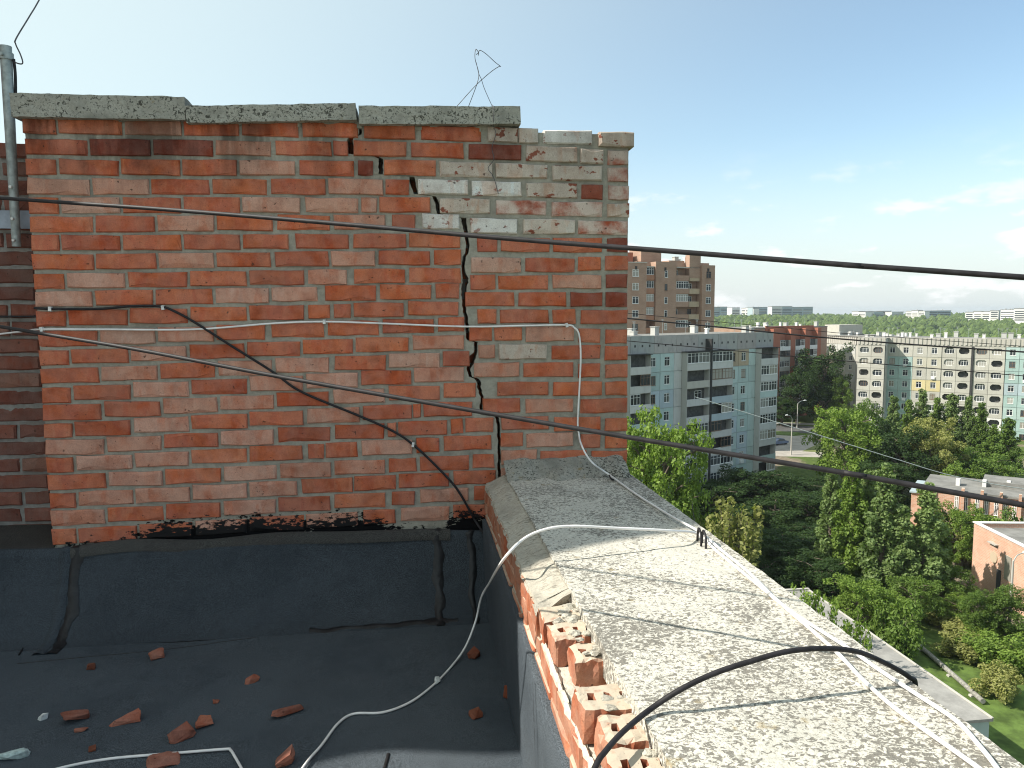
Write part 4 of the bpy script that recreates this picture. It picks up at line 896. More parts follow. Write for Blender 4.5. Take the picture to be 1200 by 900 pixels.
# grey-green panel block, left of centre
A, B = dep(745, 366, 112), dep(905, 366, 133)
g = Facade('apartment_block', 'grey-green panel apartment block with glazed balconies beside the wall end', A, B)
xs0 = g.x(700); xe = g.x(907)
zt_ = g.z(770, 393); sh = 2.86; ns = 8; za = g.z(770, 414.5); z0 = za-sh*ns
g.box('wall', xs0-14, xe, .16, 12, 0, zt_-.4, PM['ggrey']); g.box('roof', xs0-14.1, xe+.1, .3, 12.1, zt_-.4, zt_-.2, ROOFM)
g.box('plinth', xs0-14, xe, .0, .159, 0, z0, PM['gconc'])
xx = xs0-14.
while xx < xe-.5:
    w_ = min(5.2, xe-xx); b = MB(); b.box(xx+.03, xx+w_-.03, -.05, .299, za+.05, zt_); 
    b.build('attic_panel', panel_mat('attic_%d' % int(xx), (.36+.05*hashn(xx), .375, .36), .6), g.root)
    for q in range(3): b = MB(); b.box(xx+.8+q*1.6, xx+1.12+q*1.6, -.07, -.045, za+1.1, za+1.45); b.build('attic_vent', PM['dark'], g.root)
    xx += w_
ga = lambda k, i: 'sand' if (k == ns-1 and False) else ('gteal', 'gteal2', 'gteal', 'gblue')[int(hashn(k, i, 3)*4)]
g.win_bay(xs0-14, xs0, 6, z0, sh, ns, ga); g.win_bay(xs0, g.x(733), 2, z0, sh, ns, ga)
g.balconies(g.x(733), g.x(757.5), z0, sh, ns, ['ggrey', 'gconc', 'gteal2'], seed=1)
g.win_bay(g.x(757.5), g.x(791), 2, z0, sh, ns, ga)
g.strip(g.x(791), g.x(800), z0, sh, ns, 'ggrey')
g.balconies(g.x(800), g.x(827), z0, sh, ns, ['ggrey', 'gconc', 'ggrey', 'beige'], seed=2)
g.box('drainpipe', g.x(827.2), g.x(829), -1.25, -.02, z0, zt_-.8, PM['dark'])
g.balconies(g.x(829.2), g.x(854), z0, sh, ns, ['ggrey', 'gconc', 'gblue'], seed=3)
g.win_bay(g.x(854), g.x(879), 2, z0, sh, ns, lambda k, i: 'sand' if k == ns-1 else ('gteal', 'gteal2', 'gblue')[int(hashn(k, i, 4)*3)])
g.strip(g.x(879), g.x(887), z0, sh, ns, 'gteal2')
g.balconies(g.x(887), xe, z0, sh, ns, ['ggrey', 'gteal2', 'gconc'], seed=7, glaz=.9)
rooftop(g, g.x(700), xe-1, 1, 10, zt_-.2, 22, 3)

# brick tower behind it
A, B = dep(752, 366, 160), dep(837, 366, 167)
tw = Facade('brick_tower', 'tall brown brick tower block rising above the grey-green block', A, B)
X = tw.x; Ht = tw.z(770, 306); sh = 2.82
def tower_col(x0, x1, kind, y, zt2, ww=1.2, ns=9, seed=0):
    k = 0; z = Ht-1.5-sh
    while k < ns:
        zz = z-k*sh
        if kind == 'win':
            put_window(tw.root, (x0+x1)/2-ww/2, y-.03, zz+.9, ww, 1.45, 1 if ww > .8 else 0, hashn(k, seed) < .2); 
        k += 1
xl, xr = X(752), X(837)
tw.box('wall', xl-.0, xr, 2.2, 18, 0, Ht, M['tower'])
tw.box('wall', xl-5.2, xl-.01, -1.8, 18, 0, Ht-.6, M['tower'])          # left wing, its side catches the sun
tw.box('wall', X(768), X(792), 0, 2.19, 0, Ht-.1, M['tower']); tw.box('wall', X(809), X(822), .6, 2.19, Ht-3.4, Ht+1.6, M['tower']); tw.box('wall', X(822.2), xr, 0, 2.19, 0, Ht-.6, M['tower'])
tw.box('wall', X(790), X(808), 2.21, 8, Ht, Ht+.4, M['tower']); tw.box('roof_house', X(768), X(792), 6, 11, Ht, Ht+3.2, M['tower']); tw.box('roof_house', X(742), X(764), 8, 12, Ht, Ht+2.4, PM['rust'])
tw.box('parapet_coping', xl-5.3, xl+.05, -1.9, 18.1, Ht-.6, Ht-.42, PM['conc'])
for x0, x1, n_ in ((X(752.6), X(767.6), 0), (X(793), X(808), 1), (X(809.5), X(821.5), 2)):
    yb = 2.19; yo = .35 if n_ < 2 else .7
    for k in range(9):
        zz = Ht-4.0-k*sh
        b = MB(); b.box(x0, x1, yo, yb, zz-.1, zz+.1); b.box(x0, x1, yo-.03, yo+.10, zz+.101, zz+1.1); b.build('balcony_front', M['tower'] if n_ == 1 else PM['sand' if n_ == 2 else 'brick'], tw.root)
        h_ = hashn(k, n_, 5)
        if h_ < .5 and n_ < 2: put_window(tw.root, x0+.1, yo+.12, zz+1.12, x1-x0-.2, sh-1.3, 4, False)
        else: put_window(tw.root, x0+.5, yb-.08, zz+.9, 1.1, 1.4, 1, h_ > .8)
    b = MB(); b.box(x0, x1, yo-.1, yb, Ht-4.0+sh-.1, Ht-4.0+sh+.1); b.build('canopy', PM['conc'], tw.root)
tower_col(X(768), X(792), 'win', 0, Ht, .75, 9, 1)
tower_col(X(822.2), xr, 'win', 0, Ht, 1.3, 9, 2); tower_col(xl-5.0, xl-.4, 'win', -1.8, Ht, 1.5, 9, 3)
for x_ in (X(779), X(829), xl-2.6): b = MB(); b.box(x_-.25, x_+.25, -.06+(-1.8 if x_ < xl else 0), .02+(-1.8 if x_ < xl else 0), Ht-2.0, Ht-1.3); b.build('vent', PM['dark'], tw.root)
rooftop(tw, xl-4, xr, 3, 14, Ht, 9, 8)

# brick-finned block between the grey-green one and the pale ones
A, B = dep(903, 366, 205), dep(976, 366, 225)
f = Facade('finned_block', 'red brick block with tall brick fins between its balconies', A, B); X = f.x; Hf = f.z(930, 384)
f.box('wall', X(885), X(975), 1.3, 14, 0, Hf, M['tower']); f.box('roof', X(885), X(975), 1.2, 14.1, Hf, Hf+.2, ROOFM)
for a_, b_ in ((905, 913), (925.5, 931), (942.5, 948), (957, 961)): f.box('brick_fin', X(a_), X(b_), -.6, 1.29, 0, Hf-.2, PM['rust'])
f.box('attic', X(902), X(958), 1.0, 1.29, Hf-3.4, Hf+.5, PM['rust'])
for a_, b_, sd_ in ((913, 925.5, 1), (931, 942.5, 2), (948, 957, 3)):
    f.balconies(X(a_)+.1, X(b_)-.1, Hf-3.4-2.85*6, 2.85, 6, ['white', 'grey', 'beige'], .6, .7, False, sd_, 4)
rooftop(f, X(890), X(970), 2, 12, Hf+.2, 16, 5)

# pale wing behind
A, B = dep(958, 366, 240), dep(1010, 366, 222)
h = Facade('pale_wing', 'pale apartment wing half hidden behind the dark tree', A, B); X = h.x; Hh = h.z(985, 394)
h.box('wall', X(950), X(1040), .16, 16, 0, Hh, PM['beige']); h.box('roof', X(948), X(1042), -.3, 16.2, Hh, Hh+.25, ROOFM)
h.balconies(X(962), X(973), Hh-3.2-2.8*7, 2.8, 7, ['beige', 'white', 'grey'], .9, .6, False, 4, 3)
h.win_bay(X(973), X(1004), 3, Hh-2.4-2.8*8, 2.8, 8, lambda k, i: ('beige', 'cream', 'beige', 'grey')[int(hashn(k, i, 2)*4)], 1.2, 1.4)
for q in range(24): h.box('attic_rib', X(958)+q*.85, X(958)+q*.85+.35, -.14, -.02, Hh-2.3, Hh-.1, PM['conc'])
h.box('attic', X(957), X(1004), -.02, .159, Hh-2.4, Hh, PM['beige'])
b = MB(); b.box(X(958), X(975), 3, 12, Hh+.25, Hh+3.4); b.build('roof_house', PM['beige'], h.root)
rooftop(h, X(955), X(1035), 1, 14, Hh+.25, 16, 9)

# long pale block on the right
A, B = dep(1007, 366, 192), dep(1190, 366, 173)
p = Facade('pale_block', 'long pale panel apartment block with rounded loggias at the right', A, B); X = p.x; Hp = p.z(1105, 396); sh = 2.80; ns = 8
za = p.z(1105, 405.5); z0 = za-sh*ns; EO = 4.6
p.box('wall', X(1040), X(1275), .86, 13, 0, Hp-.3, PM['grey']); p.box('wall', X(1007, EO), X(1039, EO), .86-EO, 13, 0, Hp-.3, PM['grey'])
p.box('roof', X(1007, EO), X(1275), .6-EO*0, 13.2, Hp-.3, Hp-.1, ROOFM); p.box('roof', X(1007, EO), X(1040, EO), .6-EO, .59, Hp-.3, Hp-.1, ROOFM)
pc = lambda t0: (lambda k, i: t0[min(k, len(t0)-1)])
def bay(px0, px1, n_, cols):
    p.win_bay(X(px0), X(px1), n_, z0, sh, ns, lambda k, i: cols[k % len(cols)], 1.2, 1.45, y=.0)
p_l = lambda a_, b_, sd_: p.loggias(X(a_), X(b_), 2, z0, sh, ns, 'beige', sd_)
bay(1040, 1072, 2, ['teal', 'teal2', 'teal', 'teal', 'teal2', 'teal', 'teal', 'beige']); bay(1072, 1106, 2, ['beige', 'beige', 'beige', 'beige', 'yellow', 'beige', 'cream', 'beige'])
p_l(1106.5, 1141, 1); p.box('drainpipe', X(1141.2), X(1143.6), -.35, .3, z0, za, PM['dark']); p_l(1144, 1181, 2)
bay(1181.5, 1215, 2, ['teal', 'teal', 'teal2', 'teal', 'blue', 'teal', 'teal', 'teal2']); p_l(1215.5, 1248, 3)
x0_, x1_ = X(1007, EO), X(1039, EO); W_ = (x1_-x0_)/2
hold = p.root; e2 = empty('end_section', (0, -EO, 0), 0, hold)
p.root = e2; p.loggias(x0_, x1_, 2, z0, sh, ns, 'beige', 5); p.root = hold
bpy.context.view_layer.update()
for ch in list(e2.children):                      # keep two part levels: hang the end section's pieces on the block itself
    ch.parent = hold; ch.location.y -= EO
bpy.data.objects.remove(e2)
def ribs(x0, x1, y, zb_, zt2):
    b = MB(); b.box(x0, x1, y, y+.15, zb_, zt2); b.build('attic', PM['beige'], p.root); x = x0
    me = MB(); me.box(0, .42, 0, .14, .25, zt2-zb_-.08); me = me.mesh('attic_rib', PM['conc'])
    while x < x1-.5: mesh_obj('attic_rib', me, p.root, (x, y-.15, zb_)); x += .95
ribs(X(1040), X(1262), .05, za+.05, Hp); ribs(x0_, x1_, .05-EO, za+.05, Hp)
rooftop(p, X(1010), X(1250), 2, 12, Hp-.1, 34, 12)

# low brick houses
A, B = dep(1155, 366, 80.5), dep(1200, 366, 74)
l = Facade('low_brick_house', 'low flat-roofed brick house with parapet at the right edge', A, B, cat='house'); X = l.x; Hl = l.z(1155, 619)
l.box('wall', 0, X(1235), 0, 9, 0, Hl-.5, M['lowbrick'])
for a_ in ((0, X(1235), 0, .3), (0, X(1235), 8.7, 9)): l.box('parapet', a_[0], a_[1], a_[2]-.02, a_[3], Hl-.499, Hl, M['lowbrick'])
l.box('parapet', -.02, .3, .301, 8.69, Hl-.499, Hl, M['lowbrick']); l.box('parapet_coping', -.1, X(1236), -.12, .36, Hl+.001, Hl+.12, PM['white']); l.box('parapet_coping', -.1, .36, .37, 9, Hl+.001, Hl+.12, PM['white'])
l.box('roof', .31, X(1234), .31, 8.69, Hl-.49, Hl-.44, ROOFM); l.box('chimney', X(1196), X(1203), 5, 6, Hl-.44, Hl+.8, PM['white'])
b = MB(); b.box(X(1186), X(1191), -.06, .02, 0, Hl-3.6); b.build('door', PM['dark'], l.root); b = MB(); b.box(X(1195), X(1203), -.05, .02, Hl-4.2, Hl-1.7); b.build('window', M['glass'], l.root)
b = MB(); b.tube([(X(1181.5), -.10, Hl-2.6), (X(1181.5), .02, Hl-2.6)], .62, 18); b.build('round_niche', PM['sand'], l.root); b = MB(); b.box(X(1176), X(1186), -.35, -.01, Hl-1.2, Hl-1.08); b.build('ledge', PM['conc'], l.root)
A, B = dep(1085, 366, 97), dep(1200, 366, 91)
k = Facade('long_brick_house', 'long low brick house with white window bays behind the poplars', A, B, cat='house'); X = k.x; Hk = k.z(1140, 579)
k.box('wall', X(1092), X(1260), 0, 9, 0, Hk, M['lowbrick']); k.box('roof', X(1090), X(1262), -.3, 9.2, Hk, Hk+.25, ROOFM); k.box('wall', X(1076), X(1091.5), 1.5, 9, 0, Hk-1.0, M['lowbrick']); k.box('roof', X(1074), X(1091.9), 1.2, 9.2, Hk-1.0, Hk-.8, PM['blue'])
for px in (1099, 1138, 1161, 1184, 1207, 1230): k.box('brick_pier', X(px), X(px+3.8), -.6, -.01, 0, Hk+.7, M['lowbrick'])
for px in (1130, 1141, 1155, 1166, 1178, 1189, 1200, 1214): put_window(k.root, X(px), -.08, Hk-2.4, X(px+5)-X(px), 1.9, 1); k.box('sill_panel', X(px)-.05, X(px+5)+.05, -.06, -.02, Hk-3.6, Hk-2.5, PM['white'])
for i, px in enumerate((1128, 1160, 1190)): k.box('chimney', X(px), X(px+5), 3+i, 4+i, Hk+.25, Hk+1.1, PM['white'])
b = MB(); b.box(X(1160), X(1215), 4.5, 9.19, Hk+.26, Hk+1.0); b.build('roof_step', ROOFM, k.root)
# long narrow shed at the foot of our block
q0, q1 = onZ(955, 690, -25), onZ(1153, 843, -25)
sd_ = empty('narrow_shed', (36.4, 50, GZ)); tag(sd_, 'long narrow shed with flat grey roof beyond the slab edge', 'shed')
xr_ = (q0[0]+q1[0])/2; bm = MB(); bm.box(xr_-2.3, xr_-.15, q1[1]+.15, q0[1]-.2, GZ, -25.2); bm.build('wall', PM['teal2'], sd_, (-36.4, -50, -GZ)); bm = MB(); bm.box(xr_-2.5, xr_, q1[1], q0[1], -25.199, -25.0); bm.build('roof', mat_flat('shed_roof', (.30, .29, .27), .7, .25), sd_, (-36.4, -50, -GZ))
bm = MB(); bm.box(xr_-2.5, xr_, q0[1]-.25, q0[1]+.02, -24.999, -24.85); bm.box(xr_-.12, xr_+.02, q1[1], q0[1]-.26, -24.999, -24.93); bm.build('kerb', PM['conc'], sd_, (-36.4, -50, -GZ))
# heating pipe on low supports
hp = empty('heating_pipe', tuple(onZ(1100, 775, GZ))); HO = np.array(hp.location); tag(hp, 'pale lagged heating pipe running along the grass beside the shed', 'pipe')
hpP = [onZ(x, y, GZ+.3) for x, y in [(1030, 716), (1060, 742), (1100, 776), (1130, 802), (1152, 822)]]
bm = MB(); bm.tube([q-HO for q in hpP], .2, 10); bm.build('lagging', plain('pipe_lagging', (.27, .26, .23), .8, .3, 6, .4), hp)
for a_, b_ in zip(hpP[:-1], hpP[1:]):
    for t_ in (.5,): q = a_+(b_-a_)*t_-HO; bm = MB(); bm.box(q[0]-.3, q[0]+.3, q[1]-.15, q[1]+.15, 0, .16); bm.build('support', PM['conc'], hp)

# ------------------------------------------------------------------ street lamps and car
def lamp(px, py, hgt, arm, label):
    q = onZ(px, py, GZ); r_ = empty('street_lamp', tuple(q)); tag(r_, label, 'street lamp', 'street lamps'); b = MB(); b.tube([(0, 0, 0), (0, 0, hgt)], [.16, .09], 8); b.build('pole', PM['conc'], r_)
    b = MB(); b.tube(catmull([(0, 0, hgt-.1), (arm*.4, 0, hgt+.5), (arm, 0, hgt+.7)], 5), .05, 6); b.build('arm', M['galv'], r_)
    b = MB(); b.tube([(arm-.1, 0, hgt+.72), (arm+.3*np.sign(arm), 0, hgt+.78), (arm+.75*np.sign(arm), 0, hgt+.74)], [.07, .17, .08], 8); b.build('lamp_head', M['frame_white'], r_)
lamp(927, 533, 7.7, -.8, 'concrete street lamp with short arm by the parked car'); lamp(934, 501.5, 6.4, 1.6, 'street lamp with long arm in front of the dark trees'); lamp(1182, 746, 7.2, 1.0, 'street lamp beside the low brick house at the right edge')
q = onZ(913, 521, GZ); c_ = empty('parked_car', tuple(q+np.array([0, 0, .025])), .35); tag(c_, 'small blue-grey car parked on the sunlit square', 'car')
CP = plain('car_paint', (.16, .20, .30), .25, .6, 3, .1)
b = MB(); b.prism([(-2.1, .35), (2.1, .35), (2.15, .75), (1.2, .92), (.65, 1.4), (-.9, 1.45), (-1.7, 1.0), (-2.15, .9)], -.82, .82); b.build('body', CP, c_)
for s_ in (-.835, .82): b = MB(); b.prism([(-1.4, .95), (1.0, .95), (.58, 1.32), (-.85, 1.36)], s_, s_+.015); b.build('side_window', M['glass'], c_)
b = MB(); b.add([(1.17, -.7, .96), (1.17, .7, .96), (.70, .62, 1.38), (.70, -.62, 1.38)], [(0, 1, 2, 3)]); b.build('windscreen', M['glass'], c_)
for x_ in (-1.3, 1.3):
    for y_ in (-.78, .62): b = MB(); b.tube([(x_, y_, .32), (x_, y_+.16, .32)], .32, 12); b.build('wheel', M['black_pvc'], c_)

# ------------------------------------------------------------------ trees
def leaf_mat(name, a, b, tr=.35):
    t = NT(name); ri = t.n('ShaderNodeNewGeometry').outputs['Random Per Island']; r = t.rand()
    c = t.mix(ri, a, b); c = t.mix(t.math('MULTIPLY', r, .45), c, tuple(x*1.25 for x in b)); t.fin(c, .6, .25)
    tl = t.n('ShaderNodeBsdfTranslucent'); t.t.links.new(t.mix(1., c, (1.1, 1.25, .45), 'MULTIPLY'), tl.inputs[0])
    m = t.n('ShaderNodeMixShader', {0: tr}); t.t.links.new(t.b.outputs[0], m.inputs[1]); t.t.links.new(tl.outputs[0], m.inputs[2]); t.t.links.new(m.outputs[0], t.out.inputs[0]); return t.m
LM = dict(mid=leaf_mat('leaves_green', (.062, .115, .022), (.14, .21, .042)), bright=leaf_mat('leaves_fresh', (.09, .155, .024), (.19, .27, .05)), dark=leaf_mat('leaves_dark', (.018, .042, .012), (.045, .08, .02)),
          pop=leaf_mat('leaves_poplar', (.095, .155, .045), (.20, .265, .095)), yel=leaf_mat('leaves_willow', (.15, .17, .045), (.29, .29, .10)))
BARK = plain('bark', (.17, .14, .11), .95, .1, 6, .4)
def limbs(kind, R_):
    """unit tree, height 1; returns branch paths and leaf clump centres (pos, radius)"""
    br, cl = [], []
    if kind == 'poplar':
        br.append(([(0, 0, 0), (.006, .004, .4), (-.004, 0, .75), (0, 0, .97)], [.022, .016, .008, .003]))
        for i in range(60):
            z = .10+.84*(i/60)**.9; a = i*2.4+R_.uniform(-.5, .5); w = .125*min(1, .45+z*1.6)*(1-max(0, z-.28)/.76)**.85*R_.uniform(.5, 1.15); dz = R_.uniform(.05, .11)
            p = (cos(a)*w, sin(a)*w, min(.99, z+dz)); br.append(([(0, 0, z-.02), (p[0]*.5, p[1]*.5, z+dz*.4), p], [.006, .004, .002]))
            f_ = 1.1-.75*z; cl.append((p, R_.uniform(.036, .058)*f_, 1.25)); cl.append(((p[0]*.6, p[1]*.6, z+dz*.5), R_.uniform(.03, .05)*f_, 1.2))
    elif kind == 'bush':
        for i in range(16):
            a = R_.uniform(0, 2*pi); w = R_.uniform(.1, .52); z = R_.uniform(.45, .96)*(1-.5*w); p = (cos(a)*w, sin(a)*w, z)
            br.append(([(0, 0, 0), (p[0]*.4, p[1]*.4, z*.5), p], [.018, .012, .004])); cl.append((p, R_.uniform(.10, .19), 1.0)); cl.append(((p[0]*.7, p[1]*.7, z*.5), R_.uniform(.12, .18), 1.))
    elif kind == 'shoots':
        for i in range(26):
            a = R_.uniform(0, 2*pi); w = R_.uniform(.05, .42); z = R_.uniform(.6, 1.)*(1-.35*w); p = np.array((cos(a)*w, sin(a)*w, z)); br.append(([(0, 0, 0), p*np.array([.6, .6, .5]), p], [.012, .008, .003]))
            for t_ in np.linspace(.35, 1, 6): cl.append((tuple(p*np.array([.6+.4*t_, .6+.4*t_, t_])), .052, 1.3))
    else:
        top = .93; br.append(([(0, 0, 0), (.01, -.008, .22), (-.012, .01, .5), (0, 0, top)], [.030, .024, .014, .004]))
        n1 = 24
        for i in range(n1):
            z = .20+.68*(i+R_.uniform(-.8, .8))/n1; a = i*2.4+R_.uniform(-.4, .4); sp_ = .36*(1-((z-.5)/.62)**2)**.5 if kind == 'broad' else .26*(1-((z-.45)/.62)**2)**.5
            L_ = sp_*R_.uniform(.75, 1.15); p = np.array([cos(a)*L_, sin(a)*L_, z+R_.uniform(.0, .20)]); br.append(([(0, 0, z-.06), tuple(p*np.array([.5, .5, 1])-np.array([0, 0, .05])), tuple(p)], [.012, .008, .003]))
            for j in range(6):
                d_ = np.array([R_.gauss(0, 1), R_.gauss(0, 1), R_.gauss(0, .8)]); d_ *= R_.uniform(.05, .13)/np.linalg.norm(d_); t_ = R_.uniform(.55, 1.1)
                cl.append((tuple(p*np.array([t_, t_, 1])+d_), R_.uniform(.045, .080), 1.))
        for j in range(6): cl.append(((R_.uniform(-.1, .1), R_.uniform(-.1, .1), R_.uniform(.84, .95)), .07, .9))
    return br, cl
TREES = {}
def tree_meshes(kind, var, nl, ls, lm):
    key = (kind, var, lm)
    if key in TREES: return TREES[key]
    R_ = random.Random(var*31+len(kind)); br, cl = limbs(kind, R_); bm = MB()
    for pts, rd in br: bm.tube([np.array(q) for q in pts], rd, 5, cap=False)
    trunk = bm.mesh('trunk', BARK)
    rs = np.random.RandomState(var*7+3); wts = np.array([r**2 for _, r, _ in cl]); idx = rs.choice(len(cl), nl, p=wts/wts.sum())
    C_ = np.array([c for c, _, _ in cl])[idx]; Rr = np.array([r for _, r, _ in cl])[idx]; St = np.array([s_ for _, _, s_ in cl])[idx]
    d_ = rs.normal(size=(nl, 3)); d_ /= np.linalg.norm(d_, axis=1)[:, None]; rad = Rr*np.cbrt(rs.uniform(.12, 1.25, nl))
    off = d_*rad[:, None]; off[:, 2] *= St; P = C_+off
    nrm = d_*.8+rs.normal(size=(nl, 3))*.7+np.array([0, 0, .35]); nrm /= np.linalg.norm(nrm, axis=1)[:, None]
    a = np.cross(nrm, rs.normal(size=(nl, 3))); a /= np.linalg.norm(a, axis=1)[:, None]; b_ = np.cross(nrm, a); s_ = ls*rs.uniform(.6, 1.35, nl)[:, None]
    v = np.stack([P-a*s_, P-b_*s_*.55+nrm*s_*.12, P+a*s_, P+b_*s_*.55+nrm*s_*.12], 1).reshape(-1, 3)
    me = bpy.data.meshes.new('crown'); me.vertices.add(4*nl); me.vertices.foreach_set('co', v.ravel()); me.loops.add(4*nl); me.loops.foreach_set('vertex_index', np.arange(4*nl)); me.polygons.add(nl); me.polygons.foreach_set('loop_start', np.arange(0, 4*nl, 4)); me.update(calc_edges=True); me.materials.append(LM[lm])
    TREES[key] = (trunk, me); return TREES[key]
SPEC = dict(poplar=(9500, .0135), broad=(14000, .0155), oval=(12000, .015), bush=(5200, .034), shoots=(3600, .024))
def tree(kind, px, d, ytop, wide, lm, label, var=0, cat='tree', group='trees below the roof', name=None):
    q = dep(px, 366, d); zt2 = EYE+(dep(px, ytop, d)[2]-EYE); h_ = zt2-GZ
    base_w = dict(poplar=.25, broad=.80, oval=.60, bush=1.1, shoots=.9)[kind]; sxy = wide/(base_w)
    r_ = empty(name or {'poplar': 'poplar_tree', 'bush': 'bush', 'shoots': 'young_tree'}.get(kind, 'leafy_tree'), (q[0], q[1], GZ), hashn(px, d)*6.28); r_.scale = (sxy, sxy, h_)
    a, b_ = tree_meshes(kind, var, *SPEC[kind], lm); mesh_obj('trunk', a, r_); mesh_obj('crown', b_, r_); return tag(r_, label, cat, group)
T = tree
T('broad', 781, 82, 497, 9.2, 'bright', 'bright green leafy tree rising beside the wall end and parapet', 1)
T('shoots', 868, 76, 586, 9.5, 'yel', 'yellowish feathery willow just beyond the slab edge', 2)
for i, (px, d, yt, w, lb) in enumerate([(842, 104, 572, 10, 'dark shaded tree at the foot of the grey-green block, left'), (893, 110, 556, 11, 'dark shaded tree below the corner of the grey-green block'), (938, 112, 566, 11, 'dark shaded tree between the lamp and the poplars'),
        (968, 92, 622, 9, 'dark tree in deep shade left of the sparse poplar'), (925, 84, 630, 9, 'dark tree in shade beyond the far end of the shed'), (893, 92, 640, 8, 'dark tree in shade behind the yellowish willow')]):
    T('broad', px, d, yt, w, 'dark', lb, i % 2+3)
for i, (px, d, yt, w, lb, m) in enumerate([(981, 80, 556, 3.0, 'sparse poplar with visible stems, leftmost of the near poplars', 'pop'), (1007, 78, 543, 3.6, 'tall near poplar with rounded light green crown', 'bright'), (1046, 75, 549, 4.0, 'widest near poplar in the middle of the row', 'pop'),
        (1026, 79, 556, 3.2, 'poplar between the tall and the widest near ones', 'pop'), (1070, 74, 598, 3.4, 'poplar just left of the long brick house corner', 'pop'), (1097, 74, 572, 4.0, 'near poplar overlapping the front of the long brick house', 'pop'), (1117, 77, 622, 3.2, 'low poplar rightmost of the near row', 'mid')]):
    T('poplar', px, d, yt, w, m, lb, i % 3, group='near poplars')
T('broad', 996, 122, 486, 10, 'bright', 'round light green tree between the square and the poplars', 2); T('oval', 1030, 126, 500, 7, 'dark', 'dark oval tree right of the round light green one', 1); T('oval', 1018, 140, 478, 7, 'mid', 'green tree rising at the left end of the far poplar row', 2)
for i, (px, d, yt, w, lb, m) in enumerate([(1052, 138, 466, 3.6, 'leftmost poplar of the far row', 'pop'), (1070, 140, 470, 3.4, 'second poplar of the far row', 'mid'), (1086, 140, 458, 4.2, 'tallest poplar left of the drainpipe in the far row', 'pop'), (1104, 142, 468, 3.6, 'fourth poplar of the far row', 'mid'),
        (1122, 140, 463, 4.4, 'broad poplar below the dark drainpipe', 'pop'), (1141, 139, 466, 3.4, 'slim poplar right of the drainpipe', 'pop'), (1157, 137, 474, 3.6, 'lower poplar near the right end of the far row', 'mid'), (1190, 128, 492, 4.2, 'poplar standing apart at the right edge', 'mid'), (1172, 133, 500, 3.6, 'short poplar between the right edge and the far row', 'mid')]):
    T('poplar', px, d, yt, w, m, lb, i % 3, group='far poplars')
T('broad', 1098, 118, 500, 9, 'yel', 'yellow-green tree in front of the far poplars', 4); T('oval', 1066, 116, 512, 8, 'dark', 'dark tree below the far poplars, left', 3); T('broad', 1130, 118, 528, 9, 'mid', 'green tree below the far poplars, right', 2); T('broad', 1045, 112, 545, 9, 'dark', 'dark tree behind the tops of the near poplars', 3); T('broad', 1165, 116, 540, 9, 'mid', 'spreading tree behind the long brick house', 1)
T('oval', 1133, 104, 553, 5, 'bright', 'small vivid green tree behind the long brick house', 1); T('bush', 1178, 106, 562, 9, 'yel', 'yellowish shrubs behind the long brick house', 1, 'bush')
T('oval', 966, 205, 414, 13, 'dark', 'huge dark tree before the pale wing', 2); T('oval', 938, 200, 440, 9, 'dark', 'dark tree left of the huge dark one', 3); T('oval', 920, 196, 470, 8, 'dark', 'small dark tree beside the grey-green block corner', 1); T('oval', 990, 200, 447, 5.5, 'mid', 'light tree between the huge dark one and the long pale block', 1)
T('broad', 1134, 85, 603, 6, 'bright', 'fresh green tree left of the low brick house', 2); T('oval', 1199, 66, 704, 3.4, 'mid', 'tree before the low brick house at the right edge', 1); T('oval', 1166, 66, 708, 2.6, 'mid', 'small tree beside the street lamp at the right', 2)
T('broad', 1018, 66, 690, 5.5, 'bright', 'low bright tree at the far end of the shed', 3); T('bush', 1072, 62, 712, 4.2, 'mid', 'single bush beside the heating pipe', 2, 'bush')
for i, (px, d, yt, w) in enumerate([(1112, 71, 738, 4.6), (1140, 68, 736, 5), (1168, 67, 738, 5), (1197, 66, 742, 5), (1150, 62.5, 757, 4.4), (1178, 61, 760, 4.6), (1203, 60, 764, 4.6), (1198, 55.5, 795, 3.6)]):
    T('bush', px, d, yt, w, 'yel' if i % 3 == 1 else 'bright', ['round bush at the left end of the thicket by the pipe', 'second bush of the back row in the thicket', 'third bush of the back row in the thicket', 'bush of the thicket at the right edge, back row', 'left bush of the front row in the thicket', 'middle bush of the front row in the thicket', 'bush of the thicket at the right edge, front row', 'lowest bush at the right edge beyond the pipe bend'][i], i % 3, 'bush', 'bushes of the thicket')
T('shoots', 968, 57, 692, 4.6, 'bright', 'upright leafy shoots beside the shed roof, farther clump', 1); T('shoots', 1012, 53, 718, 4.2, 'bright', 'upright leafy shoots beside the shed roof, nearer clump', 3)

T('broad', 757, 84, 516, 8, 'bright', 'bright green tree half hidden behind the wall end', 2)
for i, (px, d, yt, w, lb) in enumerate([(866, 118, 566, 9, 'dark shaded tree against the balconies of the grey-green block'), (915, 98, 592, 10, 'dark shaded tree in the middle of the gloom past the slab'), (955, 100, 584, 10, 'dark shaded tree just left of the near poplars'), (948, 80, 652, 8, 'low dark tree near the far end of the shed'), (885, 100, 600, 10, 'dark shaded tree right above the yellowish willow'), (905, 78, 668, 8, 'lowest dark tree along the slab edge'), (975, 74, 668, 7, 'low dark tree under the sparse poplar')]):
    T('broad', px, d, yt, w, 'dark', lb, i % 3+2)

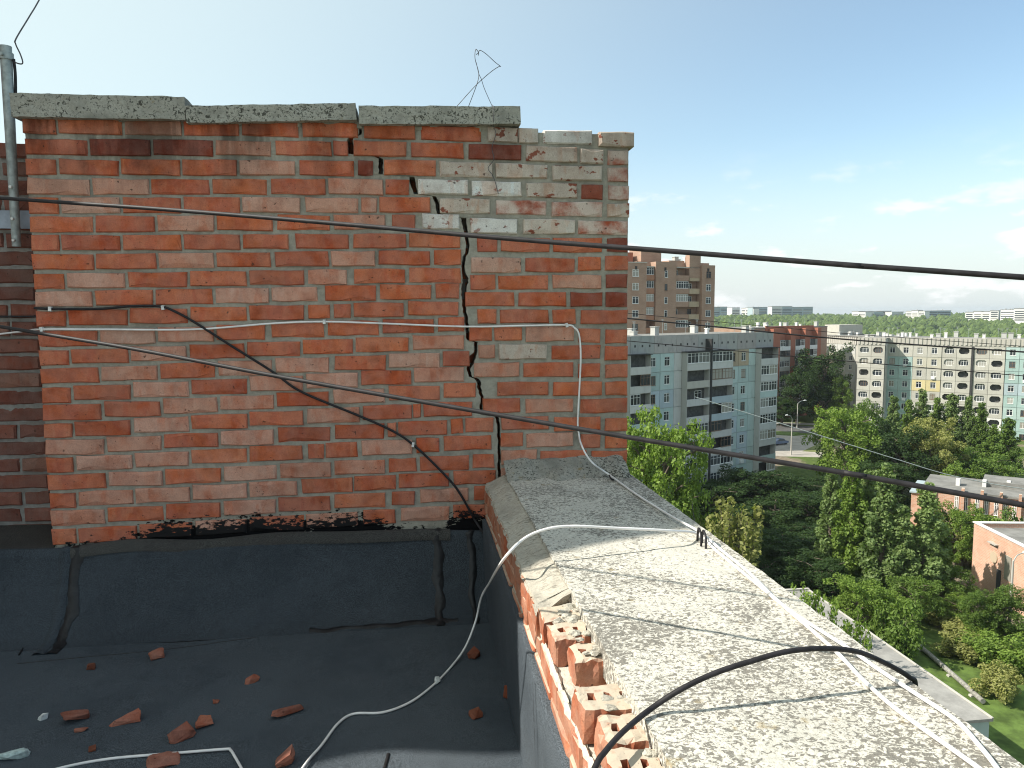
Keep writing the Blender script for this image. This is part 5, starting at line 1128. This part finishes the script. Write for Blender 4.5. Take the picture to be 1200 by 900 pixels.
for i, (px, d, yt, w, lb, m) in enumerate([(1118, 88, 606, 5, 'bush under the left windows of the long brick house', 'bright'), (1142, 86, 604, 5.5, 'bush under the middle windows of the long brick house', 'yel'), (1172, 86, 606, 6, 'bush under the right windows of the long brick house', 'bright'), (1198, 86, 604, 5, 'bush behind the parapet of the low brick house', 'mid')]):
    T('bush', px, d, yt, w, m, lb, i % 3, 'bush', 'shrubs before the long brick house')
for i, (px, d, yt, w, lb, m) in enumerate([(1088, 70, 690, 4.5, 'tree under the near poplars, right of the widest one', 'mid'), (1122, 74, 672, 5, 'tree between the near poplars and the low brick house', 'mid'), (1055, 67, 706, 4, 'low tree under the widest near poplar', 'bright'), (1140, 70, 712, 4.0, 'low tree left of the lamp by the low brick house', 'bright')]):
    T('broad', px, d, yt, w, m, lb, i % 3+1)

# ------------------------------------------------------------------ hills and far town
hx = np.linspace(-1200, 2600, 60); hy = np.linspace(420, 2600, 40)
def hill_z(x, y):
    t_ = min(1, max(0, (y-560)/780)); t_ = t_*t_*(3-2*t_); return GZ-1+t_*(17.5+3.5*fbm(x*.002, y*.002+4))-max(0, y-1500)*.010
bm = MB(); bm.grid([[(x, y, hill_z(x, y)) for y in hy] for x in hx][::-1]); 
t = NT('hill_green'); pp_ = t.pos(); struct(bm.build('hill', t.fin(t.mix(t.rng(t.noise(pp_, .02, 5), .35, .65), (.06, .11, .022), (.11, .165, .035)), .95, .1)))
rs = np.random.RandomState(5); N = 5200; U = rs.uniform(0, 1, N); yy_ = 560+U**.8*900; ang = rs.uniform(.30, .86, N); xx_ = yy_*np.tan(ang); V_, F_ = [], []
ico = [(0, 0, 1), (.9, 0, .35), (.28, .85, .4), (-.72, .53, .35), (-.72, -.53, .42), (.28, -.85, .35), (.72, .53, -.4), (-.28, .85, -.4), (-.9, 0, -.4), (-.28, -.85, -.4), (.72, -.53, -.4)]
ifs = [(0, 1, 2), (0, 2, 3), (0, 3, 4), (0, 4, 5), (0, 5, 1), (1, 6, 2), (2, 7, 3), (3, 8, 4), (4, 9, 5), (5, 10, 1), (2, 6, 7), (3, 7, 8), (4, 8, 9), (5, 9, 10), (1, 10, 6)]
for i in range(N):
    s_ = rs.uniform(2.6, 5.8); b0 = len(V_); z_ = hill_z(xx_[i], yy_[i])+s_*.8
    V_ += [(xx_[i]+c[0]*s_*rs.uniform(.6, 1.3), yy_[i]+c[1]*s_*rs.uniform(.7, 1.2), z_+c[2]*s_*rs.uniform(.7, 1.35)) for c in ico]; F_ += [tuple(b0+j for j in q) for q in ifs]
me = bpy.data.meshes.new('forest'); me.from_pydata(V_, [], F_); me.materials.append(leaf_mat('forest_leaves', (.032, .066, .016), (.10, .145, .032), .2)); fo = mesh_obj('forest', me); tag(fo, 'green wood covering the far hillside below the skyline', 'forest', kind='stuff')
def far_block(px0, px1, yt, yb, d, mat, label, pieces=1, turn=0.):
    a, b_ = dep(px0, 366, d), dep(px1, 366, d+turn); fc = Facade('far_block', label, a, b_); fc.root['group'] = 'far apartment blocks on the skyline'
    L_ = np.linalg.norm(fc.B-fc.A); zt2 = fc.z(px0, yt); zb2 = fc.z(px0, yb)
    for i in range(pieces):
        x0 = L_*i/pieces; x1 = L_*(i+1)/pieces; dz = 2.2*hashn(i, px0); dy = 3*hashn(i, px0, 2)
        fc.box('wall', x0, x1-.05, dy, dy+13, zb2-12, zt2-dz, PM[mat if hashn(i, px1) < .7 else 'white']); fc.box('roof', x0-.3, x1+.2, dy-.4, dy+13.4, zt2-dz+.01, zt2-dz+.8, ROOFM)
        n_ = int((zt2-dz-zb2)/3)
        for k2 in range(n_): fc.box('window_band', x0+1.2, x1-1.2, dy-.25, dy-.02, zb2+.6+k2*3, zb2+2.0+k2*3, M['glass'])
    rooftop(fc, 1, L_-1, 2, 9, zt2, 4, px0)
for a_ in [(836, 852, 359.5, 369, 1350, 'blue', 'low bluish block on the skyline right behind the brick tower', 2), (859, 868, 360.5, 370, 1420, 'blue', 'narrow bluish block, second from the tower on the skyline', 1), (868.5, 882, 361, 370, 1430, 'white', 'pair of white blocks on the skyline left of centre', 3),
           (883, 900, 359.5, 369.5, 1400, 'blue', 'square bluish block on the skyline beside the white pair', 1), (905, 953, 359.3, 369, 1380, 'blue', 'long bluish slab block on the skyline above the finned block', 4), (998, 1014, 365, 371, 1300, 'white', 'low white house on the skyline over the pale wing', 2),
           (1014, 1046, 364.3, 371, 1330, 'blue', 'long low bluish block with pitched ends on the skyline', 3), (1046.5, 1060, 364.5, 371, 1330, 'blue', 'short bluish block between low blocks on the skyline', 1), (1060.5, 1083, 363.5, 372, 1280, 'white', 'white three-part block on the skyline right of centre', 3),
           (1083.5, 1116, 363.2, 371.5, 1290, 'blue', 'bluish slab attached to the white block on the skyline', 2), (1131, 1170, 364.5, 374, 1150, 'white', 'long white block on the skyline near the right edge', 4), (1170.5, 1187, 362.8, 374, 1120, 'white', 'plain white block second from the right end of the skyline', 1), (1187.5, 1230, 361.5, 376, 1050, 'white', 'brightest white block at the right end of the skyline', 2)]:
    far_block(*a_, turn=(-30 if a_[5] == 'white' else 18))

# ------------------------------------------------------------------ haze
hm = bpy.data.materials.new('haze_air'); hm.use_nodes = True; ht = hm.node_tree; ht.nodes.clear()
ho = ht.nodes.new('ShaderNodeOutputMaterial'); hv = ht.nodes.new('ShaderNodeVolumePrincipled'); hv.inputs['Color'].default_value = (.80, .88, .95, 1); hv.inputs['Density'].default_value = .00012; hv.inputs['Anisotropy'].default_value = .2
ht.links.new(hv.outputs[0], ho.inputs['Volume'])
bm = MB(); bm.box(-3600, 4600, -1000, 5300, GZ-14, 26); hz = bm.build('haze', hm); hz['kind'] = 'stuff'; tag(hz, 'thin pale summer haze over the town', 'haze')
